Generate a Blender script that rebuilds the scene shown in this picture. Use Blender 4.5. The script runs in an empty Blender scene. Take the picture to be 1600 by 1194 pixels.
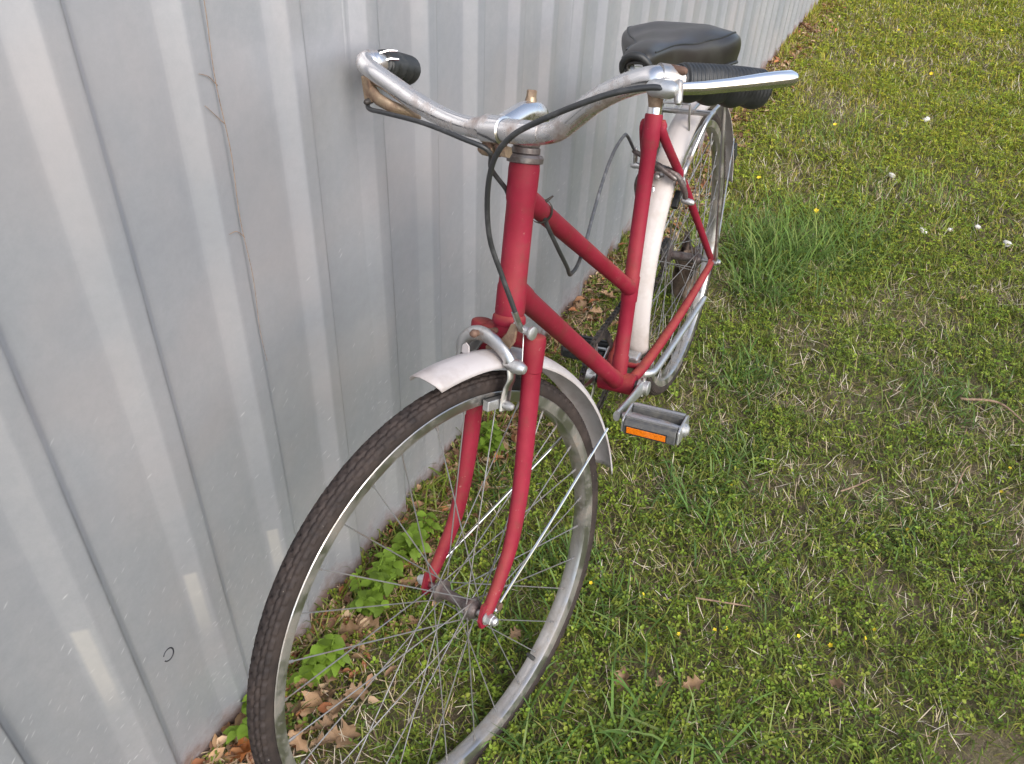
import bpy, math, random
import numpy as np
from mathutils import Matrix, Vector
random.seed(7); rng = np.random.default_rng(11)
scene = bpy.context.scene
COL = scene.collection

# ------------------------------------------------------------------ camera
CAMP = np.array([1.7054, 0.2932, 1.2805])
YAW, PITCH, ROLL, FPX = math.radians(203.4), math.radians(38.3), math.radians(2.9), 1305.0
d = np.array([math.cos(PITCH)*math.cos(YAW), math.cos(PITCH)*math.sin(YAW), -math.sin(PITCH)])
r0 = np.cross(d, [0, 0, 1]); r0 /= np.linalg.norm(r0); u0 = np.cross(r0, d)
rr = math.cos(ROLL)*r0 + math.sin(ROLL)*u0; uu = -math.sin(ROLL)*r0 + math.cos(ROLL)*u0
cd = bpy.data.cameras.new('camera'); cam = bpy.data.objects.new('camera', cd); COL.objects.link(cam)
cam.matrix_world = Matrix(((rr[0], uu[0], -d[0], CAMP[0]), (rr[1], uu[1], -d[1], CAMP[1]),
                           (rr[2], uu[2], -d[2], CAMP[2]), (0, 0, 0, 1)))
cd.sensor_width = 36; cd.lens = 36*FPX/1600; cd.clip_start = .02; cd.clip_end = 500
scene.camera = cam

# ------------------------------------------------------------------ sky, sun, exposure
SUN_EL, SUN_AZ = math.radians(42), math.radians(57)      # azimuth from +X towards +Y
w = bpy.data.worlds.new('World'); scene.world = w; w.use_nodes = True
nt = w.node_tree; bg = nt.nodes['Background']
sky = nt.nodes.new('ShaderNodeTexSky'); sky.sky_type = 'NISHITA'; sky.sun_disc = False
sky.sun_elevation = SUN_EL; sky.sun_rotation = math.radians(90)-SUN_AZ
sky.air_density = 1.0; sky.dust_density = 2.5; sky.ozone_density = 1.0
hs = nt.nodes.new('ShaderNodeHueSaturation'); hs.inputs['Saturation'].default_value = .75
nt.links.new(sky.outputs[0], hs.inputs['Color']); nt.links.new(hs.outputs[0], bg.inputs['Color'])
bg.inputs['Strength'].default_value = .15
sl = bpy.data.lights.new('sun', 'SUN'); sl.energy = 0.75; sl.angle = math.radians(28); sl.color = (1, .975, .94)
so = bpy.data.objects.new('sun', sl); COL.objects.link(so)
sdir = Vector((math.cos(SUN_EL)*math.cos(SUN_AZ), math.cos(SUN_EL)*math.sin(SUN_AZ), math.sin(SUN_EL)))
so.rotation_euler = sdir.to_track_quat('Z', 'Y').to_euler(); so.location = (3, 3, 6)
vs = scene.view_settings
vs.view_transform = 'Standard'; vs.look = 'None'; vs.exposure = 1.22; vs.gamma = 1; vs.use_curve_mapping = False

scene.render.engine = 'CYCLES'; cy = scene.cycles
cy.max_bounces = 4; cy.diffuse_bounces = 2; cy.glossy_bounces = 3; cy.transmission_bounces = 3; cy.transparent_max_bounces = 4

# ------------------------------------------------------------------ materials
def new_mat(name):
    m = bpy.data.materials.new(name); m.use_nodes = True
    t = m.node_tree; return m, t, t.nodes['Principled BSDF']
def N(t, kind, **kw):
    n = t.nodes.new(kind)
    for k, v in kw.items():
        if k in n.inputs: n.inputs[k].default_value = v
        else: setattr(n, k, v)
    return n
def noise(t, scale, detail=4, rough=.55, vec=None):
    n = N(t, 'ShaderNodeTexNoise'); n.inputs['Scale'].default_value = scale
    n.inputs['Detail'].default_value = detail; n.inputs['Roughness'].default_value = rough
    if vec is not None: t.links.new(vec, n.inputs['Vector'])
    return n.outputs['Fac']
def ramp(t, fac, stops):
    n = N(t, 'ShaderNodeValToRGB'); e = n.color_ramp.elements
    while len(e) < len(stops): e.new(.5)
    for i, (p, c) in enumerate(stops):
        e[i].position = p; e[i].color = (c if len(c) == 4 else (*c, 1)) if hasattr(c, '__len__') else (c, c, c, 1)
    t.links.new(fac, n.inputs['Fac']); return n.outputs['Color']
def mix(t, fac, a, b, blend='MIX'):
    n = N(t, 'ShaderNodeMix', data_type='RGBA', blend_type=blend)
    for s, v in ((0, fac), (6, a), (7, b)):
        if hasattr(v, 'is_output'): t.links.new(v, n.inputs[s])
        elif hasattr(v, '__len__'): n.inputs[s].default_value = (*v, 1) if len(v) == 3 else v
        else: n.inputs[s].default_value = v
    return n.outputs[2]
def math_(t, op, a, b=None, c=None):
    n = N(t, 'ShaderNodeMath', operation=op)
    for i, v in enumerate((a, b, c)):
        if v is None: continue
        if hasattr(v, 'is_output'): t.links.new(v, n.inputs[i])
        else: n.inputs[i].default_value = v
    return n.outputs[0]
def bump(t, b, h, strength, dist):
    n = N(t, 'ShaderNodeBump'); n.inputs['Strength'].default_value = strength; n.inputs['Distance'].default_value = dist
    t.links.new(h, n.inputs['Height']); t.links.new(n.outputs[0], b.inputs['Normal'])
def objvec(t): return N(t, 'ShaderNodeTexCoord').outputs['Object']
def setin(t, b, k, v):
    if hasattr(v, 'is_output'): t.links.new(v, b.inputs[k])
    elif hasattr(v, '__len__'): b.inputs[k].default_value = (*v, 1) if len(v) == 3 else v
    else: b.inputs[k].default_value = v

def worn(name, base, dirt, scale=30, lo=.5, hi=.75, rough=.4, metal=0., drough=.8, dmetal=0., spec=.5, bmp=.0, fine=None, amount=1.0):
    m, t, b = new_mat(name); v = objvec(t)
    f = ramp(t, noise(t, scale, 6, .65, v), [(lo, 0.0), (hi, amount)])
    base_c = base
    if fine: base_c = mix(t, ramp(t, noise(t, scale*.25, 3, .5, v), [(.35, 0.), (.65, 1.)]), base, fine)
    setin(t, b, 'Base Color', mix(t, f, base_c, dirt))
    rgh = mix(t, f, (rough,)*3, (drough,)*3); met = mix(t, f, (metal,)*3, (dmetal,)*3)
    setin(t, b, 'Roughness', rgh); setin(t, b, 'Metallic', met); setin(t, b, 'Specular IOR Level', spec)
    if bmp: bump(t, b, noise(t, scale*4, 4, .6, v), bmp, .001)
    return m

# red enamel: faded, dusty on the faces that look up (dust settles there), chipped
def red_paint():
    m, t, b = new_mat('red_enamel'); v = objvec(t)
    base = mix(t, ramp(t, noise(t, 7, 6, .7, v), [(.35, 0.), (.68, 1.)]), (.170, .007, .019), (.245, .017, .037))
    g = N(t, 'ShaderNodeNewGeometry'); sx = N(t, 'ShaderNodeSeparateXYZ'); t.links.new(g.outputs['Normal'], sx.inputs[0])
    up = ramp(t, sx.outputs['Z'], [(.25, 0.), (.95, 1.)])
    du = math_(t, 'MULTIPLY', up, math_(t, 'MULTIPLY', ramp(t, noise(t, 45, 6, .7, v), [(.3, .25), (.7, 1.)]), .40))
    c1 = mix(t, du, base, (.36, .14, .065))
    chips = ramp(t, noise(t, 120, 4, .65, v), [(.685, 0.), (.705, .8)])
    c1 = mix(t, ramp(t, noise(t, 26, 7, .75, v), [(.52, 0.), (.72, .6)]), c1, (.12, .045, .03))
    c2 = mix(t, chips, c1, (.27, .115, .10))
    setin(t, b, 'Base Color', c2)
    setin(t, b, 'Roughness', mix(t, du, mix(t, noise(t, 20, 4, .6, v), (.50,)*3, (.68,)*3), (.85,)*3))
    setin(t, b, 'Specular IOR Level', .2)
    bump(t, b, noise(t, 160, 5, .6, v), .12, .0008)
    return m
RED = red_paint()
CHROME = worn('pitted_chrome', (.62, .61, .60), (.22, .13, .085), 34, .50, .70, .22, 1., .6, .45, bmp=.08, amount=.75)
CHROME2 = worn('bright_chrome', (.80, .80, .80), (.30, .20, .14), 24, .66, .78, .09, 1., .6, .3, amount=.8)
STEEL = worn('dull_steel', (.46, .46, .45), (.22, .16, .12), 40, .50, .72, .32, 1., .65, .5, bmp=.1)
ALLOY = worn('cast_alloy', (.56, .56, .55), (.30, .29, .28), 60, .45, .75, .38, .9, .6, .7, bmp=.15)
BRASS = worn('tarnished_brass', (.36, .27, .18), (.17, .105, .07), 55, .38, .62, .42, .75, .7, .3, bmp=.15)
RIMM = worn('dull_rim_steel', (.50, .485, .46), (.24, .20, .16), 22, .44, .70, .28, .95, .6, .4, bmp=.06, fine=(.42, .41, .39))
SPOKEM = worn('grey_spoke_steel', (.22, .22, .22), (.15, .12, .10), 40, .45, .7, .55, .6, .75, .3)
RUST = worn('rusty_steel', (.17, .105, .075), (.09, .045, .03), 60, .4, .65, .65, .4, .85, .1, bmp=.3)
DARK = worn('oily_dark_steel', (.035, .033, .032), (.09, .07, .055), 50, .45, .7, .5, .5, .8, .2, bmp=.2)
HEADSET = worn('greasy_headset_steel', (.17, .15, .14), (.075, .05, .045), 70, .38, .62, .4, .8, .7, .3, bmp=.2)
WHITE = worn('cream_white_plastic', (.395, .365, .358), (.22, .175, .145), 16, .46, .76, .42, 0., .6, 0., bmp=.06, fine=(.43, .40, .395), amount=.75)
WHITE2 = worn('stained_white_plastic', (.47, .43, .41), (.28, .22, .17), 11, .42, .72, .45, 0., .6, 0., bmp=.06, fine=(.50, .46, .44), amount=.8)
BLACKR = worn('black_rubber', (.016, .017, .017), (.05, .05, .048), 40, .5, .8, .48, 0., .7, 0., bmp=.1)
CABLE = worn('black_cable_sheath', (.022, .023, .024), (.07, .07, .07), 60, .5, .8, .42, 0., .6, 0.)
GREYC = worn('grey_cable_sheath', (.055, .057, .060), (.2, .2, .2), 60, .5, .8, .42, 0., .6, 0.)
VINYL = worn('scuffed_black_vinyl', (.010, .011, .011), (.045, .046, .036), 9, .42, .76, .34, 0., .52, 0., bmp=.15, fine=(.024, .018, .016), amount=.8)
PEDALR = worn('grey_pedal_rubber', (.065, .066, .066), (.12, .115, .10), 60, .45, .7, .65, 0., .8, 0., bmp=.3)
def amber():
    m, t, b = new_mat('amber_reflector'); v = objvec(t)
    k = N(t, 'ShaderNodeTexVoronoi'); k.inputs['Scale'].default_value = 420; t.links.new(v, k.inputs['Vector'])
    setin(t, b, 'Base Color', mix(t, k.outputs['Distance'], (.85, .22, .01), (.45, .10, .005)))
    setin(t, b, 'Roughness', .18); b.inputs['Coat Weight'].default_value = .6
    return m
AMBER = amber()
def tyre_mat():
    m, t, b = new_mat('muddy_tyre_rubber'); v = objvec(t)
    f = ramp(t, noise(t, 22, 7, .7, v), [(.36, 0.), (.68, 1.)])
    f2 = ramp(t, noise(t, 90, 5, .7, v), [(.45, 0.), (.75, .8)])
    c = mix(t, f, (.018, .014, .013), (.050, .036, .030)); c = mix(t, f2, c, (.027, .019, .016))
    sp = ramp(t, noise(t, 300, 2, .5, v), [(.76, 0.), (.80, 1.)])
    setin(t, b, 'Base Color', mix(t, sp, c, (.25, .22, .18))); setin(t, b, 'Roughness', .72); setin(t, b, 'Specular IOR Level', .3)
    bump(t, b, noise(t, 260, 6, .7, v), .35, .001); return m
TYRE = tyre_mat()

PD, X0 = .1516, 1.2272
RIB_TOP, SLOPE_W, DEPTH, FARW = .026, .023, .0125, .012
# weathered galvanised sheet
def galv():
    m, t, b = new_mat('galvanised_sheet'); v = objvec(t)
    sx = N(t, 'ShaderNodeSeparateXYZ'); t.links.new(v, sx.inputs[0])
    big = noise(t, 2.6, 5, .6, v)
    mp = N(t, 'ShaderNodeMapping'); mp.inputs['Scale'].default_value = (14, 14, 1.1); t.links.new(v, mp.inputs['Vector'])
    streak = noise(t, 1.0, 5, .6, mp.outputs[0])
    c = mix(t, ramp(t, big, [(.3, 0.), (.7, 1.)]), (.352, .366, .400), (.480, .475, .494))
    c = mix(t, math_(t, 'MULTIPLY', ramp(t, streak, [(.42, 0.), (.72, 1.)]), .5), c, (.348, .372, .412))
    mot = noise(t, 55, 7, .8, v); c = mix(t, math_(t, 'MULTIPLY', ramp(t, mot, [(.35, 0.), (.65, 1.)]), .38), c, (.305, .316, .340))
    # short pale scratches and splash flecks, thickest low on the sheet
    m2 = N(t, 'ShaderNodeMapping'); m2.inputs['Rotation'].default_value = (0, math.radians(-38), 0); t.links.new(v, m2.inputs['Vector'])
    m3 = N(t, 'ShaderNodeMapping'); m3.inputs['Scale'].default_value = (52, 52, 200); t.links.new(m2.outputs[0], m3.inputs['Vector'])
    vo = N(t, 'ShaderNodeTexVoronoi'); vo.inputs['Scale'].default_value = 1.; t.links.new(m3.outputs[0], vo.inputs['Vector'])
    dot = ramp(t, vo.outputs['Distance'], [(.10, 1.), (.30, 0.)])
    wn = N(t, 'ShaderNodeTexWhiteNoise'); t.links.new(vo.outputs['Position'], wn.inputs['Vector'])
    low = ramp(t, sx.outputs['Z'], [(.0, .75), (.30, .38), (.58, .06), (.75, .0)])
    pick = math_(t, 'LESS_THAN', wn.outputs['Value'], low)
    fl = math_(t, 'MULTIPLY', math_(t, 'MULTIPLY', dot, pick), math_(t, 'MULTIPLY_ADD', wn.outputs['Color'], .8, .1))
    c = mix(t, fl, c, (.70, .71, .72))
    # warm and cool weather staining
    c = mix(t, math_(t, 'MULTIPLY', ramp(t, noise(t, 3.7, 3, .5, v), [(.50, 0.), (.68, 1.)]), .45), c, (.47, .432, .434))
    # position across one rib
    xx = math_(t, 'MULTIPLY', math_(t, 'FRACT', math_(t, 'DIVIDE', math_(t, 'SUBTRACT', X0, sx.outputs['X']), PD)), PD)
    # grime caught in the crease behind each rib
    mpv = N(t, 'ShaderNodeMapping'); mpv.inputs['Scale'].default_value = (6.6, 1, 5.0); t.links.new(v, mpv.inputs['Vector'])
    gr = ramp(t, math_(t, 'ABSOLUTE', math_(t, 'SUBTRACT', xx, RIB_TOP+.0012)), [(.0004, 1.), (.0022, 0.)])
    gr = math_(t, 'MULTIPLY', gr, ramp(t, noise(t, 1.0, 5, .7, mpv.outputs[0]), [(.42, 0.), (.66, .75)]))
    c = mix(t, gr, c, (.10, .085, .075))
    # sun glints painted as pale patches low on three of the near ribs
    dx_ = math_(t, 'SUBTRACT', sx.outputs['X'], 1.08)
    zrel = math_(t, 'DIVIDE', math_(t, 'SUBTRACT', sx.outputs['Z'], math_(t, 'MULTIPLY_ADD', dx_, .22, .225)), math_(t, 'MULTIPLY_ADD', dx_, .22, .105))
    glint = math_(t, 'MULTIPLY', ramp(t, zrel, [(.0, 0.), (.35, .8), (.97, 1.), (1., 0.)]), ramp(t, xx, [(PD-.0205, 0.), (PD-.0190, 1.), (PD-.004, 1.), (PD-.003, 0.)]))
    glint = math_(t, 'MULTIPLY', glint, math_(t, 'MULTIPLY', math_(t, 'GREATER_THAN', sx.outputs['X'], 1.02), math_(t, 'LESS_THAN', sx.outputs['X'], 1.46)))
    c = mix(t, math_(t, 'MULTIPLY', glint, math_(t, 'MULTIPLY_ADD', noise(t, 30, 4, .6, v), .6, .25)), c, (.66, .635, .60))
    # splash mud and rust at the foot
    n2 = noise(t, 16, 5, .65, v)
    zz = math_(t, 'ADD', sx.outputs['Z'], math_(t, 'MULTIPLY', math_(t, 'SUBTRACT', n2, .5), .16))
    foot = ramp(t, zz, [(.050, 1.), (.098, 0.)])
    c = mix(t, math_(t, 'MULTIPLY', foot, .9), c, mix(t, noise(t, 40, 4, .6, v), (.085, .038, .022), (.17, .10, .07)))
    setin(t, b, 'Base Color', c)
    setin(t, b, 'Metallic', mix(t, foot, (.55,)*3, (.05,)*3))
    setin(t, b, 'Roughness', mix(t, foot, mix(t, mot, (.44,)*3, (.54,)*3), (.85,)*3))
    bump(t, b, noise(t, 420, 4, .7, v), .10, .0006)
    return m
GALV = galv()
def soil():
    m, t, b = new_mat('soil_and_thatch'); v = objvec(t)
    c = mix(t, ramp(t, noise(t, 7, 6, .65, v), [(.35, 0.), (.7, 1.)]), (.075, .058, .040), (.19, .145, .095))
    c = mix(t, ramp(t, noise(t, 60, 5, .7, v), [(.4, 0.), (.7, .8)]), c, (.10, .105, .04))
    c = mix(t, ramp(t, noise(t, 160, 3, .7, v), [(.55, 0.), (.75, .7)]), c, (.34, .27, .18))
    setin(t, b, 'Base Color', c); setin(t, b, 'Roughness', .95); setin(t, b, 'Specular IOR Level', .1)
    bump(t, b, noise(t, 90, 6, .7, v), .8, .01); return m
SOIL = soil()
def leafmat(name, trans=.3, rough=.55, spec=.3):
    m, t, b = new_mat(name)
    a = N(t, 'ShaderNodeAttribute', attribute_name='Col')
    setin(t, b, 'Base Color', a.outputs['Color']); setin(t, b, 'Roughness', rough); setin(t, b, 'Specular IOR Level', spec)
    tr = N(t, 'ShaderNodeBsdfTranslucent'); t.links.new(a.outputs['Color'], tr.inputs['Color'])
    ms = N(t, 'ShaderNodeMixShader'); ms.inputs[0].default_value = trans
    t.links.new(b.outputs[0], ms.inputs[1]); t.links.new(tr.outputs[0], ms.inputs[2])
    t.links.new(ms.outputs[0], t.nodes['Material Output'].inputs['Surface']); return m
LEAF = leafmat('living_leaf', .28); STRAWM = leafmat('dry_straw', .12, .75, .2)
def plantmat(name, a, b2, trans=.3):
    m, t, b = new_mat(name); v = objvec(t)
    oi = N(t, 'ShaderNodeObjectInfo')
    c = mix(t, noise(t, 45, 4, .6, v), a, b2)
    hv = N(t, 'ShaderNodeHueSaturation'); t.links.new(c, hv.inputs['Color'])
    t.links.new(math_(t, 'MULTIPLY_ADD', oi.outputs['Random'], .7, .65), hv.inputs['Value'])
    setin(t, b, 'Base Color', hv.outputs[0]); setin(t, b, 'Roughness', .55); setin(t, b, 'Specular IOR Level', .25)
    tr = N(t, 'ShaderNodeBsdfTranslucent'); t.links.new(hv.outputs[0], tr.inputs['Color'])
    ms = N(t, 'ShaderNodeMixShader'); ms.inputs[0].default_value = trans
    t.links.new(b.outputs[0], ms.inputs[1]); t.links.new(tr.outputs[0], ms.inputs[2])
    t.links.new(ms.outputs[0], t.nodes['Material Output'].inputs['Surface'])
    bump(t, b, noise(t, 130, 3, .6, v), .25, .001); return m
WEEDM = plantmat('weed_leaf', (.10, .18, .018), (.19, .28, .030))
DEADM = plantmat('dead_oak_leaf', (.20, .11, .055), (.36, .245, .145), .15)
DEADO = plantmat('orange_dead_leaf', (.34, .10, .03), (.40, .16, .05), .15)
PETAL = plantmat('yellow_petal', (.70, .50, .02), (.75, .58, .04), .2)
STONE = worn('pale_pebble', (.62, .60, .55), (.42, .38, .32), 60, .45, .7, .8, 0., .9, 0., bmp=.4)
TWIG = worn('dry_twig', (.30, .20, .13), (.13, .085, .055), 90, .4, .7, .85, 0., .9, 0., bmp=.5)
BARK = worn('weathered_bark', (.15, .105, .075), (.055, .036, .026), 38, .35, .65, .9, 0., .95, 0., bmp=.9, fine=(.22, .16, .12))
INK = worn('dark_mark', (.02, .02, .025), (.05, .05, .05), 60, .5, .8, .6)

# ------------------------------------------------------------------ mesh helpers
def mk(name, verts, faces, mat, parent=None, smooth=True, kind=None, label=None, cat=None, group=None):
    me = bpy.data.meshes.new(name); me.from_pydata([tuple(map(float, v)) for v in verts], [], faces); me.update()
    if smooth: me.polygons.foreach_set('use_smooth', [True]*len(me.polygons))
    me.materials.append(mat)
    o = bpy.data.objects.new(name, me); COL.objects.link(o)
    if parent: o.parent = parent
    for k, v in (('kind', kind), ('label', label), ('category', cat), ('group', group)):
        if v: o[k] = v
    return o
def sharp(o, deg=35):
    for e in [0]:
        try: o.data.set_sharp_from_angle(angle=math.radians(deg))
        except Exception: pass
    return o
def bevel(o, wdt, seg=2, deg=40):
    b = o.modifiers.new('bevel', 'BEVEL'); b.width = wdt; b.segments = seg; b.limit_method = 'ANGLE'; b.angle_limit = math.radians(deg)
    return o
def empty(name, loc=(0, 0, 0), label=None, cat=None, group=None):
    o = bpy.data.objects.new(name, None); COL.objects.link(o); o.location = loc; o.empty_display_size = .05
    for k, v in (('label', label), ('category', cat), ('group', group)):
        if v: o[k] = v
    return o
A = lambda *p: np.array(p, float)
def spline(P, n=8):
    P = [np.array(p, float) for p in P]; out = []
    for i in range(len(P)-1):
        p0 = P[i-1] if i > 0 else 2*P[0]-P[1]; p1, p2 = P[i], P[i+1]; p3 = P[i+2] if i+2 < len(P) else 2*P[-1]-P[-2]
        for k in range(n):
            t = k/n; out.append(.5*((2*p1)+(p2-p0)*t+(2*p0-5*p1+4*p2-p3)*t*t+(3*p1-p0-3*p2+p3)*t**3))
    out.append(P[-1]); return np.array(out)
def sweep(path, rad, n=12, rad2=None, ref=None, cap=True, modul=None, rnd=False):
    """tube along path; rad per point (or number); rad2 the radius along the second axis; ref the direction of the first axis"""
    path = np.array(path, float); m = len(path)
    rad = np.full(m, rad) if np.isscalar(rad) else np.interp(np.linspace(0, 1, m), np.linspace(0, 1, len(rad)), rad)
    rad2 = rad if rad2 is None else (np.full(m, rad2) if np.isscalar(rad2) else np.interp(np.linspace(0, 1, m), np.linspace(0, 1, len(rad2)), rad2))
    T = np.gradient(path, axis=0); T /= np.linalg.norm(T, axis=1)[:, None]
    u = np.array(ref if ref is not None else ([0, 0, 1] if abs(T[0][2]) < .9 else [1, 0, 0]), float)
    V = []; F = []
    for i in range(m):
        if ref is not None: u = np.array(ref, float)
        u = u-T[i]*(u@T[i]); u /= np.linalg.norm(u); v = np.cross(T[i], u)
        for k in range(n):
            a = 2*math.pi*k/n; s = modul(i/(m-1), a) if modul else 1.
            V.append(path[i]+s*(rad[i]*math.cos(a)*u+rad2[i]*math.sin(a)*v))
    for i in range(m-1):
        for k in range(n):
            a, b = i*n+k, i*n+(k+1) % n; F.append((a, b, b+n, a+n))
    if cap:
        if rnd:   # domed ends
            for e, sgn in ((0, -1), (m-1, 1)):
                base = e*n; prev = [base+k for k in range(n)]
                for f_ in (.55, .9):
                    hh = math.sin(f_*math.pi/2); cc = math.cos(f_*math.pi/2); st = len(V); c = path[e]
                    for k in range(n): V.append(c+(V[base+k]-c)*cc+sgn*T[e]*rad[e]*hh)
                    cur = [st+k for k in range(n)]
                    for k in range(n):
                        q = (prev[k], prev[(k+1) % n], cur[(k+1) % n], cur[k]); F.append(q if sgn > 0 else q[::-1])
                    prev = cur
                F.append(tuple(prev) if sgn > 0 else tuple(prev[::-1]))
        else:
            F.append(tuple(range(n-1, -1, -1))); F.append(tuple((m-1)*n+k for k in range(n)))
    return V, F
def join(*parts):
    V = []; F = []
    for v, f in parts:
        o = len(V); V += [np.array(x, float) for x in v]; F += [tuple(i+o for i in q) for q in f]
    return V, F
def tr(fn, part): return [fn(np.array(v, float)) for v in part[0]], part[1]
def boxm(c, x, y, z, hx, hy, hz, taper=1.):
    """box centred at c with half sizes along the given axes"""
    c, x, y, z = (np.array(i, float) for i in (c, x, y, z)); V = []
    for sz in (-1, 1):
        for sy in (-1, 1):
            for sx in (-1, 1):
                k = taper if sz > 0 else 1.
                V.append(c+sx*hx*k*x+sy*hy*k*y+sz*hz*z)
    return V, [(0, 2, 3, 1), (4, 5, 7, 6), (0, 1, 5, 4), (2, 6, 7, 3), (0, 4, 6, 2), (1, 3, 7, 5)]
def prism(poly, c, x, y, z, h):
    """flat outline poly (list of 2D) in the x,y axes, thickness h along z"""
    c, x, y, z = (np.array(i, float) for i in (c, x, y, z)); n = len(poly)
    V = [c+p[0]*x+p[1]*y-z*h/2 for p in poly]+[c+p[0]*x+p[1]*y+z*h/2 for p in poly]
    return V, [tuple(range(n-1, -1, -1)), tuple(range(n, 2*n))]+[(i, (i+1) % n, n+(i+1) % n, n+i) for i in range(n)]
def lathe_axis(prof, c, ax, n=24, ref=None, close=False):
    """prof: list of (along, radius) about axis ax through c"""
    ax = np.array(ax, float); ax /= np.linalg.norm(ax); c = np.array(c, float)
    u = np.array(ref if ref is not None else ([1, 0, 0] if abs(ax[0]) < .8 else [0, 0, 1]), float); u -= ax*(u@ax); u /= np.linalg.norm(u); v = np.cross(ax, u)
    V = []; F = []
    for s, r in prof:
        for k in range(n):
            a = 2*math.pi*k/n; V.append(c+ax*s+max(r, 1e-5)*(math.cos(a)*u+math.sin(a)*v))
    m = len(prof)
    for i in range(m-1 if not close else m):
        for k in range(n):
            a, b = i*n+k, i*n+(k+1) % n; c2, d2 = ((i+1) % m)*n+(k+1) % n, ((i+1) % m)*n+k; F.append((a, b, c2, d2))
    if not close: F.append(tuple(range(n-1, -1, -1))); F.append(tuple((m-1)*n+k for k in range(n)))
    return V, F
def big_mesh(name, V, sizes, idx, mat, col=None, **kw):
    """fast mesh from arrays: sizes per polygon, idx flat loop indices"""
    me = bpy.data.meshes.new(name); me.vertices.add(len(V)); me.vertices.foreach_set('co', np.asarray(V, np.float32).ravel())
    me.loops.add(len(idx)); me.loops.foreach_set('vertex_index', np.asarray(idx, np.int32))
    me.polygons.add(len(sizes)); st = np.concatenate([[0], np.cumsum(sizes)[:-1]])
    me.polygons.foreach_set('loop_start', st.astype(np.int32))
    try: me.polygons.foreach_set('loop_total', np.asarray(sizes, np.int32))
    except Exception: pass
    me.update(calc_edges=True); me.validate()
    if col is not None:
        a = me.attributes.new('Col', 'FLOAT_COLOR', 'POINT'); c4 = np.ones((len(V), 4), np.float32); c4[:, :3] = col
        a.data.foreach_set('color', c4.ravel())
    me.materials.append(mat); o = bpy.data.objects.new(name, me); COL.objects.link(o)
    for k, v in kw.items(): o[k] = v
    return o

FW, FA = -0.3237, -0.0162
def fence_y(x): return FW+FA*np.asarray(x)
# smooth value noise on the ground plane
_tab = rng.random((256, 256))
def vnoise(x, y, s):
    x = np.asarray(x)*s+57.3; y = np.asarray(y)*s+91.7
    i = np.floor(x).astype(int); j = np.floor(y).astype(int); fx = x-i; fy = y-j
    fx = fx*fx*(3-2*fx); fy = fy*fy*(3-2*fy)
    g = lambda a, b: _tab[a % 256, b % 256]
    return (g(i, j)*(1-fx)+g(i+1, j)*fx)*(1-fy)+(g(i, j+1)*(1-fx)+g(i+1, j+1)*fx)*fy
def gz(x, y):
    x = np.asarray(x, float); y = np.asarray(y, float)
    return (vnoise(x, y, 5.)-.5)*.018+(vnoise(x, y, 17.)-.5)*.010+.005+.022*np.exp(-np.clip(y-fence_y(x), 0, 9)/.035)

# ------------------------------------------------------------------ ground
def axis_grid(a, b, fine, ext):
    s = list(np.arange(a, b+1e-6, fine)); k = fine*2; lo = a; hi = b
    while hi < ext: hi += k; lo -= k; s.append(hi); s.insert(0, lo); k *= 1.35
    return np.array(s)
gx = axis_grid(-5.5, 2.2, .05, 90); gy = axis_grid(-.6, 1.7, .05, 90)
GX, GY = np.meshgrid(gx, gy, indexing='ij'); GZ = gz(GX, GY)
nx, ny = len(gx), len(gy)
ii = (np.arange(nx-1)[:, None]*ny+np.arange(ny-1)[None, :]).ravel()
quad = np.stack([ii, ii+ny, ii+ny+1, ii+1], 1)
g = big_mesh('ground', np.stack([GX, GY, GZ], -1).reshape(-1, 3), np.full(len(quad), 4), quad.ravel(), SOIL, kind='structure')
g.data.polygons.foreach_set('use_smooth', [True]*len(g.data.polygons))

# ------------------------------------------------------------------ corrugated fence
fence = empty('corrugated_fence', (0, FW, 0), 'tall galvanised steel fence with upright ribs behind the bicycle', 'fence')
fence.rotation_euler.z = math.atan(FA)
NR = 5
ZB, ZT = -.04, 1.83
def sheet_profile(k0):
    """x,y points of one sheet, from +x end to -x; five ribs"""
    pts = []
    for k in range(k0, k0+NR):
        xr = X0-k*PD
        pts += [(xr+SLOPE_W+.0095, -DEPTH), (xr+SLOPE_W+.0040, -DEPTH), (xr+SLOPE_W+.0012, -DEPTH+.0005), (xr+SLOPE_W-.0020, -DEPTH+.0020), (xr+.0022, -.0022), (xr+.0002, -.0007), (xr-.0024, 0.), (xr-.0060, 0.), (xr-RIB_TOP+.0055, 0.), (xr-RIB_TOP+.0018, 0.), (xr-RIB_TOP-.0004, -.0007), (xr-RIB_TOP-.0022, -.0026),
                (xr-RIB_TOP-FARW+.0015, -DEPTH+.0020), (xr-RIB_TOP-FARW-.0010, -DEPTH+.0005), (xr-RIB_TOP-FARW-.0035, -DEPTH), (xr-RIB_TOP-FARW-.0090, -DEPTH)]
    # lap over the first rib of the next sheet
    xr = X0-(k0+NR)*PD
    pts += [(xr+SLOPE_W+.0005, -DEPTH+.0018), (xr+SLOPE_W-.0020, -DEPTH+.0040), (xr+.0022, -.0004), (xr+.0002, .0011), (xr-.0024, .0018), (xr-RIB_TOP+.0018, .0018), (xr-RIB_TOP-.0012, .0010)]
    return pts
k0 = -12; si = 0
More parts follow.
